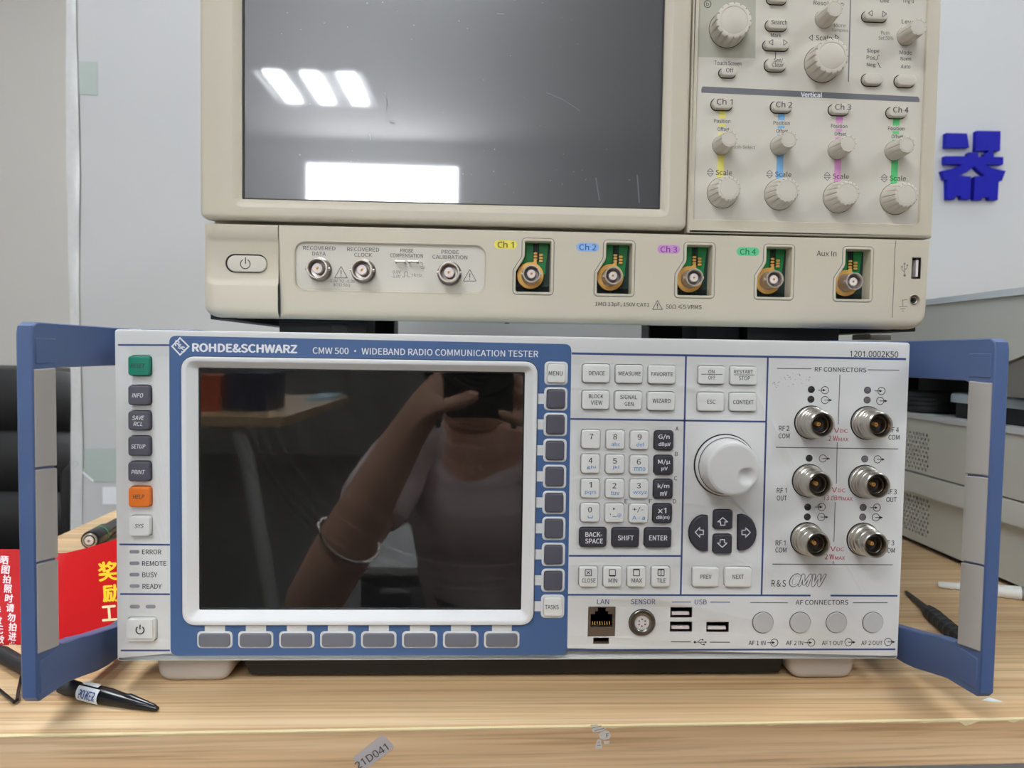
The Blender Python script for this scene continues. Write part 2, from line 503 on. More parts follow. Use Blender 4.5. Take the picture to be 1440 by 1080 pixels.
def faces():
    import os
    out = []
    for f in ('Noto Sans CJK Regular.woff2', 'NotoSansMath-Regular.woff2'):     # Blender's own bundled typefaces
        try: out.append(bpy.data.fonts.load(os.path.join(bpy.utils.system_resource('DATAFILES'), 'fonts', f)))
        except Exception: out.append(None)                                     # else its built-in face
    return out
def finish_print():
    cjk_, math_ = faces()
    for key, ob in FONTS.items():
        plain = '1' in key[0] and 'I' not in key[0] and all(ord(c_) < 128 for c_ in key[0])
        f = math_ if plain else cjk_
        if f: ob.data.font = f
    bpy.context.view_layer.update()
    dg = bpy.context.evaluated_depsgraph_get()
    cache = {}
    for key, ob in FONTS.items():
        me = bpy.data.meshes.new_from_object(ob.evaluated_get(dg))
        vs = [(v.co.x, v.co.y) for v in me.vertices]; fs = [tuple(p.vertices) for p in me.polygons]
        if vs:
            xs = [v[0] for v in vs]; ys = [v[1] for v in vs]
            cache[key] = (vs, fs, min(xs), max(xs), min(ys), max(ys))
        bpy.data.meshes.remove(me)
    for key, ob in FONTS.items():
        cu = ob.data; bpy.data.objects.remove(ob); bpy.data.curves.remove(cu)
    for (pn, name, m), jobs in PRN.items():
        g = G(); par = bpy.data.objects[pn]
        for j in jobs:
            if j[0] == 'g':
                q = j[1]; warp = j[2]
                g.add([warp(*p) for p in q.v] if warp else q.v, q.f)
            else:
                _, key, (x0, z0, x1, z1), y, rot, warp, bold = j
                if key not in cache: continue
                vs, fs, a0, a1, b0, b1 = cache[key]
                cx, cz = (x0 + x1) / 2, (z0 + z1) / 2
                sx = (x1 - x0) / max(1e-6, a1 - a0); sz = (z1 - z0) / max(1e-6, b1 - b0)
                st_ = (.75 + bold) * .013 * (z1 - z0)          # heavier strokes: slightly shifted overprints
                for n_, (ox, oz) in enumerate(((0, 0), (st_, 0), (-st_, 0), (0, st_ * .7), (0, -st_ * .7))):
                    out = []
                    for vx, vy in vs:
                        ux = (vx - (a0 + a1) / 2) * sx * (1 - 2 * st_ / max(.01, x1 - x0)) + ox; uz = (vy - (b0 + b1) / 2) * sz * (1 - 1.4 * st_ / max(.01, z1 - z0)) + oz
                        q = (cx + ux * cos(rot) - uz * sin(rot), y, cz + ux * sin(rot) + uz * cos(rot))
                        q = warp(*q) if warp else q
                        out.append((q[0], q[1] - .012 * n_, q[2]))
                    g.add(out, fs)
        if g.v: build(name, g, m, par, smooth=0, kind='stuff')

# ------------------------------------------------------------------ the room
FX0, FX1, FY0, FY1, ZF, ZC = -3000, 3200, -6000, 2200, -764, 2036
def structure(name, g, m, parent=None, **k): return build(name, g, m, parent, kind=None if parent else 'structure', **k)
structure('floor', G().box(FX0, FX1, FY0, FY1, ZF - 60, ZF), 'floor_tile')
structure('ceiling', G().box(FX0, FX1, FY0, FY1, ZC, ZC + 60), 'ceiling_paint')
structure('wall_north', G().box(FX0, FX1, FY1, FY1 + 80, ZF, ZC), 'wall_paint')
structure('wall_west', G().box(FX0 - 80, FX0, FY0, FY1, ZF, ZC), 'wall_paint')
structure('wall_east', G().box(FX1, FX1 + 80, FY0, FY1, ZF, ZC), 'wall_paint')
WX0, WX1, WZ0, WZ1 = -1634, -215, 1290, 1862
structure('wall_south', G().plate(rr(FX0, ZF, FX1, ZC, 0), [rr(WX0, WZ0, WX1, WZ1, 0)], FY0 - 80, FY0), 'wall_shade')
win = structure('window_1', G().plate(rr(WX0, WZ0, WX1, WZ1, 0), [rr(WX0 + 40, WZ0 + 40, WX1 - 40, WZ1 - 40, 0)], FY0 - 60, FY0 - 10, 2), 'lamp_frame')
build('pane', G().box(WX0 + 38, WX1 - 38, FY0 - 40, FY0 - 34, WZ0 + 38, WZ1 - 38), 'day_pane', win)
structure('window_sill', G().box(WX0 - 40, WX1 + 40, FY0 - 10, FY0 + 120, WZ0 - 40, WZ0), 'lamp_frame')

# ceiling lamps: three tubes in a troffer each
def ceiling_lamp(x, y, label):
    t = thing('ceiling_lamp', (x, y, ZC), label, 'ceiling lamp', 'troffer lamps on the ceiling')
    g = G().plate(rr(x - 380, y - 340, x + 380, y + 340, 0), [rr(x - 360, y - 320, x + 360, y + 320, 0)], 0, 30, 2)
    g.xf(lambda p: (p.x, p.z, ZC - 30 + p.y))
    build('lamp_frame', g, 'lamp_frame', t)
    g = G().box(x - 361, x + 361, y - 321, y + 321, ZC - 6, ZC - 1)
    build('reflector', g, 'lamp_frame', t)
    for k in (-1, 0, 1):
        xx = x + 245 * k
        g = G().box(xx - 52, xx + 52, y - 305, y + 305, ZC - 24, ZC - 8, 5)
        build('lamp_tube', g, 'lamp_tube', t)
for i, (x, y) in enumerate(((-1200, -4700), (-300, -2350), (-900, -1400), (2200, -1500), (-1000, 420), (1850, 320), (150, 1500))):
    ceiling_lamp(x, y, ('white three-tube ceiling lamp by the window wall', 'white three-tube ceiling lamp over the low drawer cabinet',
                        'white three-tube ceiling lamp behind the seated person', 'white three-tube ceiling lamp behind the stacked grey instruments',
                        'white three-tube ceiling lamp over the black chair', 'white three-tube ceiling lamp over the stacked grey instruments', 'white three-tube ceiling lamp behind the pale grey board')[i])

# ------------------------------------------------------------------ the bench
ZT = -14.0
TH = .0188
def tb(u, v, z): return Vector((u * cos(TH) - v * sin(TH), -43.6 + u * sin(TH) + v * cos(TH), z))
def tbx(p): return tb(*p)
bench = thing('workbench', tb(300, 340, ZF), 'pale oak workbench carrying the stacked instruments', 'table')
build('tabletop', G().box(-417, 1100, 0, 636, ZT - 23.5, ZT - .01, .3).xf(tbx), 'oak_top', bench)
build('edge_band', G().box(-417, 1100, -.9, -.02, ZT - 23.4, ZT - .8, .2).xf(tbx), 'oak_edge', bench, label='front edge band with a browner grain')
rnd = random.Random(4)
g = G(); vs = []; fs = []; N = 420
for i in range(N + 1):
    u = -417 + 1517 * i / N
    h = .62 + .22 * rnd.random()
    if rnd.random() < .035: h += .7 * rnd.random()
    du = u - tb(0, 0, 0).x
    for uc, hh, wd in ((227, 3.2, 3.4), (-172, 1.1, 6), (108, .8, 10), (25, .9, 14), (252, 1.9, 2.6)):
        d = abs(u - uc)
        if d < wd: h = max(h, hh * math.sqrt(max(0, 1 - (d / wd) ** 2)))
    for v, z in ((-1.1, ZT - h), (-1.1, ZT - .05), (.5 + .25 * rnd.random(), ZT + .05), (.5, ZT - .4)):
        vs.append(tuple(tb(u, v, z)))
for i in range(N):
    for k in range(3):
        a = i * 4 + k; fs.append((a, a + 4, a + 5, a + 1))
g.add(vs, fs)
build('worn_edge_line', g, 'edge_cream', bench, label='cream worn top edge of the bench')
for u in (-380, 1060):
    for v in (40, 600):
        build('leg', G().box(u - 20, u + 20, v - 20, v + 20, ZF, ZT - 23.5, 2).xf(tbx), 'white_tube', bench)

# ------------------------------------------------------------------ radio tester
tester = thing('radio_tester', (0, 250, ZT), 'white bench radio tester with blue carrying handles and a dark screen', 'test instrument')
T0 = 0.0
KEYS = []            # (px rect, radius px, protrusion, material, name, label)
def K(x0, y0, x1, y1, m='key_white', p=1.8, r=3.5, shape=None, label=None):
    KEYS.append([x0, y0, x1, y1, m, p, r, shape, label, None])
    return len(KEYS) - 1
LEG = []             # (key, material, text, cx, cy, w, h, kwargs)
def L(k, m, s, cx, cy, w_, h, **kw): LEG.append((k, m, s, cx, cy, w_, h, kw))
BK, WH, BL = 'ink_black', 'ink_white', 'ink_blue'
k = K(819, 512, 856.7, 538); L(k, BK, 'DEVICE', 839.3, 524.8, 22.3, 5.6)
k = K(865.2, 513, 903, 538.7); L(k, BK, 'MEASURE', 885.4, 525.4, 31.5, 5.6)
k = K(911, 513.7, 948.7, 539.5); L(k, BK, 'FAVORITE', 931, 526.2, 30.6, 5.6)
k = K(818.2, 549, 856, 575.2); L(k, BK, 'BLOCK', 838.2, 557.3, 20.3, 5.8); L(k, BK, 'VIEW', 839, 566.2, 16.3, 5.8)
k = K(864.2, 550, 902, 576); L(k, BK, 'SIGNAL', 884, 558.3, 23.7, 5.8); L(k, BK, 'GEN', 884.6, 568, 12.5, 5.8)
k = K(910, 551, 947.8, 577); L(k, BK, 'WIZARD', 930.3, 563.7, 25.5, 5.8)
k = K(981, 514.7, 1018, 540); L(k, BK, 'ON', 1000.4, 522.5, 8.6, 5.4); L(k, BK, 'OFF', 1001, 531, 10, 5.4); LEG.append((k, 'ink_black', None, (986, 526.2), (1015.8, 526.4), .8, 0, {}))
k = K(1026, 515.3, 1063, 541); L(k, BK, 'RESTART', 1045.5, 522.8, 26.7, 5.4); L(k, BK, 'STOP', 1046.8, 531.8, 15.8, 5.6); LEG.append((k, 'ink_black', None, (1032.5, 527), (1061, 527.3), .8, 0, {}))
k = K(980, 551.7, 1017, 577.7); L(k, BK, 'ESC', 1000.2, 565, 11.5, 5.8)
k = K(1025, 552, 1062, 578); L(k, BK, 'CONTEXT', 1045.2, 565.5, 28.6, 5.8)
k = K(973, 796.7, 1009.7, 824); L(k, BK, 'PREV', 992.7, 811, 15.4, 6)
k = K(1018.3, 796.9, 1055, 824.3); L(k, BK, 'NEXT', 1038, 811, 15.8, 6)
for (x0, y0), dg, (dx, dy), sub, (sx, sy), sw in (
        ((817.5, 604), '7', (831.7, 613.7), '', (0, 0), 0), ((851.7, 604.8), '8', (865, 614), 'abc', (866, 624.5), 12), ((885.6, 605.4), '9', (899.5, 614.5), 'def', (900.5, 625), 11),
        ((817, 638.5), '4', (830.5, 647.5), 'ghi', (831.7, 657.3), 12.5), ((851.3, 639), '5', (864.5, 648), 'jkl', (866, 657.3), 10), ((885.2, 640), '6', (898.3, 649.5), 'mno', (899.7, 659.5), 15.5),
        ((816.6, 673), '1', (830, 681.7), 'pqrs', (830.5, 693), 16), ((851, 673.3), '2', (864, 682.8), 'tuv', (865, 693.3), 12), ((885, 673.8), '3', (898.3, 682.8), 'wxyz', (900, 693.3), 19),
        ((816.2, 707), '0', (829.7, 716.7), '', (830, 726.7), 0), ((850.3, 707.5), '', (863, 715.3), '', (864, 724.7), 16), ((884, 708), '+/-', (897, 716.7), 'A - a', (898, 728), 18)):
    k = K(x0, y0, x0 + 26, y0 + 26.2)
    if dg: L(k, BK, dg, dx, dy, 15 if len(dg) > 1 else 4.2 if dg == '1' else 5.6, 7.6)
    else: LEG.append((k, 'ink_black', None, (862, 715.5), (864.3, 715.5), 2.3, 0, {})); LEG.append((k, BL, None, (857.5, 723), (859, 723.2), 1.8, 0, {})); LEG.append((k, BL, None, (861.5, 726.5), (867, 726.6), 1, 0, {})); L(k, BL, '@', 871, 724.7, 5.5, 5.5)
    if sub: L(k, BL, sub, sx, sy, sw, 5.4)
    if dg == '0': LEG.append((k, BL, None, (827, 725), (827, 728), 1, 0, {})); LEG.append((k, BL, None, (827, 728), (833, 728.2), 1.2, 0, {})); LEG.append((k, BL, None, (833, 725), (833, 728.2), 1, 0, {}))
for (x0, y0), a, (ax, ay, aw), b_, (bx, by, bw) in (((920, 606), 'G/n', (933.7, 614.5, 16), 'dBµV', (934.5, 625, 17)), ((919.5, 640.3), 'M/µ', (934, 649.8, 17.5), 'pV', (934.5, 659.5, 9)),
                                                   ((918.8, 674), 'k/m', (933, 683.7, 16.5), 'mV', (933.3, 693.8, 10)), ((918, 708.2), 'x1', (931, 717.8, 12), 'dB(m)', (932.2, 727.8, 18.5))):
    k = K(x0, y0, x0 + 26, y0 + 26.3, 'key_dark', label='dark unit key'); L(k, WH, a, ax, ay, aw, 7.6, bold=1.5); L(k, WH, b_, bx, by, bw, 6.4, bold=1.5)
k = K(815, 741.7, 852, 768, 'key_dark', label='dark backspace key'); L(k, WH, 'BACK-', 835, 751.5, 24, 7, bold=1.5); L(k, WH, 'SPACE', 835.3, 760.8, 25, 7, bold=1.5)
k = K(860.3, 742, 897.8, 768.3, 'key_dark', label='dark shift key'); L(k, WH, 'SHIFT', 880, 756.4, 22.5, 7, bold=1.5)
k = K(906, 742.2, 943, 768.7, 'key_dark', label='dark enter key'); L(k, WH, 'ENTER', 925.6, 756.4, 25.5, 7, bold=1.5)
for x0, s, tx, tw, ix in ((814, 'CLOSE', 827.8, 19, 827.3), (847.7, 'MIN', 861.8, 12.3, 861.2), (881.5, 'MAX', 895.5, 14.5, 895), (915.4, 'TILE', 929.8, 12.3, 929.6)):
    k = K(x0, 796.2, x0 + 25.7, 824.2); L(k, BK, s, tx, 816.3, tw, 6)
    q = [((ix - 4.3, 800.8), (ix + 4.3, 800.8)), ((ix + 4.3, 800.8), (ix + 4.3, 809.6)), ((ix + 4.3, 809.6), (ix - 4.3, 809.6)), ((ix - 4.3, 809.6), (ix - 4.3, 800.8))]
    if s == 'CLOSE': q += [((ix - 2.6, 802.8), (ix + 2.6, 807.8)), ((ix - 2.6, 807.8), (ix + 2.6, 802.8))]
    if s == 'TILE': q += [((ix, 801), (ix, 809.4))]
    for a, b_ in q:
        LEG.append((k, 'ink_black', None, a, b_, 2.0 if (s == 'MIN' and a[1] > 809 and b_[1] > 809) or (s in ('MAX', 'TILE') and a[1] < 801 and b_[1] < 801) else 1.0, 0, {}))
# left column
for x0, y0, x1, y1, m, c, rows, lb in ((184, 500.5, 213, 528, 'key_green', 'ink_dgrey', (('RESET', 193.8, 514.4, 21),), 'green reset key'),
        (184, 541.8, 213, 569, 'key_grey', WH, (('INFO', 193.5, 556, 16),), None), (184, 577.6, 213, 604.2, 'key_grey', WH, (('SAVE', 194.4, 587.5, 17.5), ('RCL', 194, 596, 13)), None),
        (184, 613, 213, 640, 'key_grey', WH, (('SETUP', 194.4, 627.8, 20.5),), None), (184, 648.4, 213, 675.6, 'key_grey', WH, (('PRINT', 194.4, 663.9, 19.5),), None),
        (184.5, 683.6, 213.5, 711.5, 'key_orange', 'ink_dgrey', (('HELP', 195, 698.6, 16.5),), 'orange help key'), (185, 724.6, 213.8, 752, 'key_white', BK, (('SYS', 195.8, 739.7, 13),), 'white system key')):
    k = K(x0, y0, x1, y1, m, p=3.2, r=4, label=lb)
    for s, cx, cy, tw in rows: L(k, c, s, cx, cy, tw, 6, shear=.25, bold=.15)
KP = K(180, 868, 220.5, 900, 'key_white', p=2.4, r=5, label='power key')
# column of soft keys and the row under the screen
SOFT = []
for i in range(10):
    cx = 782.0 - .55 * i; cy = [525, 561, 597, 633.3, 670, 706.6, 743, 779.6, 816, 852.4][i]
    white = i in (0, 9)
    k = K(cx - 12.6, cy - 13.2, cx + 12.8, cy + 13.2, 'key_white' if white else 'key_soft' if False else 'key_grey', p=1.6, r=3.6)
    SOFT.append((cx, cy, 16.5, 16.6, i > 0, 'l'))
    if i == 0: L(k, BK, 'MENU', 781.4, 525, 19.5, 6)
    if i == 9: L(k, BK, 'TASKS', 776, 853.6, 19.2, 6)
for i in range(8):
    cx = 302.3 + 57.6 * i
    K(cx - 22, 890, cx + 22, 908.6, 'key_soft', p=1.4, r=4.5)
    SOFT.append((cx, 899.4, 25, 12, True, 't'))
# arrow keys
def arc_px(cx, cy, rx, ry, a0, a1, n=8): return [(cx + rx * cos(radians(a0 + (a1 - a0) * i / n)), cy - ry * sin(radians(a0 + (a1 - a0) * i / n))) for i in range(n + 1)]
KL = K(969, 722, 995, 775, 'key_dark', shape=[(994.5, 725), (994.5, 774)] + arc_px(992, 749, 23.5, 25.5, 260, 105, 9), label='dark left arrow key')
KR = K(1037, 721.5, 1063, 774.5, 'key_dark', shape=[(1037.2, 773), (1037.2, 724)] + arc_px(1039.5, 748.4, 23.3, 25.5, 80, -75, 9), label='dark right arrow key')
KU = K(1003, 716.7, 1029, 743, 'key_dark', label='dark up arrow key'); KD = K(1002.5, 751.2, 1028, 777.5, 'key_dark', label='dark down arrow key')

holes = []
for kk in KEYS:
    x0, y0, x1, y1, m, p, r, shape, lb, _ = kk
    a, b_, c, d = prect(x0, y0, x1, y1, T0)
    if shape: o = fillet(P2(shape, T0), .35, 2)
    else: o = rr(a, b_, c, d, r * .39, 3)
    kk[9] = o
    holes.append(inset(ccw(o), -.38))
FACE = rr(-214, 0, 214, 177.1, 1.6, 3)
SCRO = rr(*prect(257, 505, 753, 878, T0), 6.5, 5)      # bezel outer
SCRI = rr(*prect(279.5, 520, 735.5, 857.5, 2.5), .8, 5)  # glass opening
LANH = rr(*prect(826.8, 853.2, 865.5, 895.5, T0), .1, 1)
USBH = [rr(*prect(942.7, 853.8, 973.5, 868.6, T0), .2, 1), rr(*prect(942.2, 874.2, 973.5, 888.5, T0), .2, 1), rr(*prect(993.3, 874.6, 1025, 889, T0), .2, 1)]
LTAB = rr(*prect(834.3, 896.8, 856.5, 905.8, T0), .1, 1)
fp = build('front_panel', G().plate(FACE, holes + [inset(SCRO, 1.2), LANH, LTAB] + USBH, 0, 3, .5, 2, hb=.12), 'panel_white', tester)
build('bezel_rim', G().plate(FACE, [inset(FACE, 2.5)], 3, 28), 'panel_white', fp)
build('key_backing', G().plate(inset(FACE, 3), [inset(SCRO, .5), inset(LANH, -.5)] + [inset(u, -.5) for u in USBH], 3.1, 4.2), 'gap_black', fp)
build('instrument_case', G().box(-212, 212, 28, 500, 1, 176.6, 2, 2), 'tester_case', tester)
PART = {}
for i, kk in enumerate(KEYS):
    x0, y0, x1, y1, m, p, r, shape, lb, o = kk
    g = G().plate(o, (), -p, 3.05, .55, 3)
    nm = 'arrow_key' if i in (KL, KR, KU, KD) else 'power_key' if i == KP else 'soft_key' if m in ('key_soft',) or (m == 'key_grey' and x0 > 700) else 'push_key'
    PART[i] = build(nm, g, m, tester, label=lb)
build('key_inlay', G().plate(rr(*prect(178.2, 871.5, 214.5, 898.3, -3.2), .6, 2), (), -3.3, -2.3, .3, 2), 'key_white', PART[KP])
for k, m, s, a, b_, c, d, kw in LEG:
    Y = -KEYS[k][5]
    if s is None: pstroke(PART[k], m, Y, [a, b_], c, name='legend')
    else: ptext(PART[k], m, Y, s, a, b_, c, d, name='legend', **kw)
def arrow_shape(k, pts): 
    q = P2(pts + [pts[0]], -KEYS[k][5])
    for a, b_ in zip(q, q[1:]): 
        a = Vector(a); b_ = Vector(b_); t = (b_ - a).normalized() * .25
        stroke(PART[k], 'ink_white', -KEYS[k][5] - .08, [tuple(a - t), tuple(b_ + t)], .55, name='legend')
def arrow_pts(cx, cy, hw, hl, ang):
    base = [(0, -hl), (hw, 0), (hw * .45, 0), (hw * .45, hl * .8), (-hw * .45, hl * .8), (-hw * .45, 0), (-hw, 0)]
    return [(cx + x * cos(ang) - y * sin(ang), cy + x * sin(ang) + y * cos(ang)) for x, y in base]
arrow_shape(KL, arrow_pts(984, 748.5, 6.8, 6.3, -pi / 2)); arrow_shape(KR, arrow_pts(1048.5, 748.7, 6.8, 6.5, pi / 2))
arrow_shape(KU, arrow_pts(1016.3, 733.8, 6.8, 6, 0)); arrow_shape(KD, arrow_pts(1015.7, 763.6, 6.8, 6, pi))
pring(PART[KP], 'ink_black', -3.35, 197, 886, 5.6, 1.7, -235, 55, name='legend'); pstroke(PART[KP], 'ink_black', -3.35, [(197, 878.5), (197, 885)], 1.8, name='legend')

# blue printed field around the screen with white key surrounds
bo = rr(*prect(239, 477.5, 800, 921.5, T0), 3.6, 5)
bx0, bz0, bx1, bz1 = prect(239, 477.5, 800, 921.5, T0)
tl, tr_, br_, bl_ = onY(238, 472, T0), onY(803.5, 484, T0), onY(797.5, 921.2, T0), onY(240, 921.8, T0)
bo = fillet([(bl_.x, bl_.z), (br_.x, br_.z), (tr_.x, tr_.z), (tl.x, tl.z)], 3.8, 5)
bh = [inset(SCRO, 1.0)]
for cx, cy, hw, hh, tab, side in SOFT:
    a, b_, c, d = prect(cx - hw, cy - hh, cx + hw, cy + hh, T0)
    ring = rr(a, b_, c, d, 2.3, 4)
    if tab and side == 'l':
        x = SCRO[0][0]; x = max(p[0] for p in SCRO) + .25; zc = (b_ + d) / 2
        ring = [p for p in ring if True]
        n = 5  # corner order: br, tr, tl, bl ; insert the tab on the left side between tl and bl
        ring = ring[:15] + [(a, zc + 2.8), (x, zc + 2.8), (x, zc - 2.8), (a, zc - 2.8)] + ring[15:]
    elif tab:
        z = min(p[1] for p in SCRO) - .25; xc = (a + c) / 2
        ring = ring[:10] + [(xc + 5.4, d), (xc + 5.4, z), (xc - 5.4, z), (xc - 5.4, d)] + ring[10:]
    bh.append(ring)
build('blue_overlay', G().plate(bo, bh, -.12, .02), 'blue_print', fp, label='blue printed field around the screen')
for cx, cy, hw, hh, tab, side in SOFT:      # slightly raised white surrounds
    o = rr(*prect(cx - hw + .4, cy - hh + .4, cx + hw - .4, cy + hh - .4, T0), 2.1, 4)
    i_ = rr(*prect(cx - hw + 3.6, cy - hh + 3.0, cx + hw - 3.6, cy + hh - 3.0, T0), 1.4, 4)
    build('key_surround', G().plate(o, [i_], -.45, .0, .25, 2), 'bezel_white', fp)

# screen and its bezel
def shr(d): return inset(SCRO, d)
def mixp(a, b_, t): return [(p[0] + (q[0] - p[0]) * t, p[1] + (q[1] - p[1]) * t) for p, q in zip(a, b_)]
g = G().loft([(SCRO, .5), (SCRO, -1.2), (shr(.35), -1.75), (shr(1.0), -1.9), (shr(2.2), -1.75), (mixp(shr(2.2), SCRI, .12), -1.5), (mixp(shr(2.2), SCRI, .85), 2.0), (SCRI, 2.4), (SCRI, 4.5)])
bz = build('screen_bezel', g, 'bezel_white', tester)
build('bezel_gasket', G().plate(inset(SCRO, -.45), [inset(SCRO, .3)], -.3, .0), 'ink_dgrey', bz)
sc_ = build('display', G().plate(inset(SCRI, -1), (), 3.0, 5.5), 'tester_glass', tester, label='dark glossy display with specks of dust')
build('display_gasket', G().plate(brect(SCRI), [brect(SCRI, .8)], 2.6, 3.05), 'black_plastic', sc_)

# blue ruling lines and printed text
LB = 'line_blue'
def line(a, b_, wpx=2.5, m=LB): pstroke(fp, m, T0, [a, b_], wpx)
line((166, 485), (238, 485.3)); line((168, 765.5), (239, 766)); line((169, 835.3), (239, 835.6)); line((170, 914.6), (239, 914.6))
line((804, 497), (1274, 505), 3.0); line((799, 914), (1259, 913))
line((802, 589), (1077, 593)); line((800, 781.5), (957.6, 781.8)); line((798, 836.3), (1262, 837.8))
line((964.7, 499.5), (957.2, 836.5)); line((1079.8, 501.5), (1070.8, 837))
def pt(s, cx, cy, w_, h, m='ink_black', **k): ptext(fp, m, T0, s, cx, cy, w_, h, **k)
ptext(fp, WH, T0, 'ROHDE&SCHWARZ', 344.3, 489.8, 148, 12.4, lift=.22, bold=4)
ptext(fp, WH, T0, 'CMW 500 · WIDEBAND RADIO COMMUNICATION TESTER', 598.4, 495.3, 317, 9.2, lift=.22, bold=.6)
dm = [(253.4, 473.8), (267, 487.3), (253.4, 500.4), (240.8, 487)]
dl = P2(dm, T0); poly2(fp, WH, -.22, [dl, inset(ccw(dl), .75)])
ptext(fp, WH, T0, 'R', 249.8, 482.8, 6.5, 8.4, lift=.22, bold=2); ptext(fp, WH, T0, '&', 254, 487.2, 6, 7.4, lift=.22, bold=1); ptext(fp, WH, T0, 'S', 257.8, 491.5, 6, 8.4, lift=.22, bold=2)
pt('1201.0002K50', 1229, 498, 68, 8.6)
for s, cx, cy, w_ in (('ERROR', 213.5, 776, 27), ('REMOTE', 217, 792.4, 34), ('BUSY', 210.7, 808.2, 21), ('READY', 214, 824.4, 27)):
    pt(s, cx, cy, w_, 6.8)
for s, cx, cy in (('A', 952, 602.8), ('B', 951, 638.3), ('C', 950, 672.5), ('D', 948.7, 704.7), ('E', 880.5, 704.7), ('F', 914.7, 704.7)): pt(s, cx, cy, 4.2, 5.8)
pt('RF CONNECTORS', 1182, 519.8, 72.5, 6.4); line((1092.5, 518), (1141, 518.6), 1, 'ink_soft'); line((1220.5, 520), (1264.5, 520.6), 1, 'ink_soft')
line((1181, 527), (1178.8, 597), 1, 'ink_soft'); line((1177.3, 622), (1176, 680), 1, 'ink_soft'); line((1174.3, 706), (1172.6, 762), 1, 'ink_soft'); line((1171.6, 789), (1171.5, 794), 1, 'ink_soft')
line((1091, 629), (1263, 631.3), 1.1, 'ink_soft'); line((1086, 793.2), (1255.5, 794.2), 1.1, 'ink_soft')
for s, cx, cy, w_ in (('RF 2', 1102.5, 602.2, 14.5), ('COM', 1102.5, 613, 15.5), ('RF 4', 1256.5, 604.5, 15), ('COM', 1257, 615, 15.5), ('RF 1', 1099.3, 689.6, 14), ('OUT', 1099.3, 700.3, 14), ('RF 3', 1253.5, 691.5, 15), ('OUT', 1253.5, 702.5, 14.5),
                     ('RF 1', 1097.5, 763.4, 14), ('COM', 1098, 773.3, 15.5), ('RF 3', 1250, 763.4, 15), ('COM', 1250.5, 774, 15.5)): pt(s, cx, cy, w_, 7)
for (x0, y0), a, b_, w2 in (((1163, 605), '0 V', '2 W', 12), ((1160, 688.6), '0 V', '13 dBm', 25), ((1158, 771.6), '0 V', '2 W', 12)):
    pt(a, x0 + 8.5, y0, 17, 7.2, 'ink_red'); pt('DC', x0 + 23.6, y0 + 1, 10.5, 5.2, 'ink_red')
    x2 = x0 + (2 if w2 == 12 else -2); pt(b_, x2 + w2 / 2 + .5, y0 + 11.2, w2 + 1, 7.2, 'ink_red'); pt('MAX', x2 + w2 + 9, y0 + 13, 14, 5, 'ink_red')
def port_symbol(cx, cy, out, r=5.1):
    pring(fp, 'ink_black', T0, cx, cy, r, .9)
    if out: a, b_ = (cx - 1, cy), (cx + 10.2, cy + .1)
    else: a, b_ = (cx - 9.8, cy), (cx + 1.2, cy)
    pstroke(fp, 'ink_black', T0, [a, (b_[0] - 2, b_[1])], .9)
    pfill(fp, 'ink_black', T0, [(b_[0] - 4.2, b_[1] - 2), b_, (b_[0] - 4.2, b_[1] + 2)])
for cx, cy, o in ((1160, 548.7, 0), (1160, 562.6, 1), (1239.5, 549.8, 0), (1237.7, 563.8, 1), (1157, 644.7, 1), (1234, 645.9, 1), (1155.5, 713, 0), (1154.7, 727, 1), (1233, 713.8, 0), (1231.5, 727.6, 1),
                  (1088.8, 903.6, 0), (1140.8, 903.6, 0), (1193, 903, 1), (1248.7, 902.6, 1)): port_symbol(cx, cy, o)
for cx, cy, m in ((1140.8, 547.7, 'led_dark'), (1140.3, 561.5, 'led_dark'), (1219.8, 548.7, 'led_mid'), (1219.3, 562.5, 'led_mid'), (1137.8, 644.3, 'led_dark'), (1216, 645.3, 'led_mid'), (1135.8, 713, 'led_dark'), (1135.2, 726.8, 'led_dark'), (1213.7, 713.5, 'led_mid'), (1213, 727.1, 'led_mid')):
    c = onY(cx, cy, T0)
    o = build('status_led', G().lathe(c.x, c.z, T0, [(1.75, -.5), (1.75, .12), (1.4, .25), (1.2, .2), (0, .7)], 16), m, tester)
    build('led_rim', G().lathe(c.x, c.z, T0, [(1.95, 0), (1.95, .15), (1.7, .15)], 16), 'gap_black', o)
for x0, y in ((182, 775.8), (182, 792), (182, 808), (182.3, 824), (182.5, 853), (204.8, 853)):
    build('led_bar', G().plate(rr(*prect(x0, y - 2.5, x0 + 14.2, y + 2.5, T0), .95, 4), (), -.18, .2, .1, 1), 'led_grey', tester)
pt('R & S', 1095, 820.3, 20, 9.4); 
text(fp, 'ink_soft', -.08, 'CMW', prect(1109.3, 806.2, 1162.7, 825.6, T0), shear=.33, bold=5.0)
text(fp, 'panel_white', -.16, 'CMW', prect(1110.6, 807.3, 1161.2, 824.5, T0), shear=.33, bold=1.2)
pt('AF CONNECTORS', 1155.6, 847, 74, 6.8); line((1055, 847.2), (1108, 847.6), 1, 'ink_soft'); line((1199.5, 847.6), (1248, 847.4), 1, 'ink_soft')
for s, cx, w_ in (('AF 1 IN', 1064.5, 24), ('AF 2 IN', 1117.3, 24), ('AF 1 OUT', 1170.7, 30), ('AF 2 OUT', 1226, 30)): pt(s, cx, 904, w_, 6.2)
pt('LAN', 848, 846, 17, 6.8, 'line_blue'); pt('SENSOR', 904.3, 846, 34, 7, 'line_blue'); pt('USB', 985.3, 846.4, 17, 6.8, 'line_blue')
line((944.5, 846.6), (971.5, 846.6), 1.1); line((998.7, 846.7), (1026.5, 846.8), 1.1); line((943.5, 902.4), (971.5, 902.6), 1.1, 'ink_dgrey'); line((998.3, 903), (1026.3, 903.1), 1.1, 'ink_dgrey')
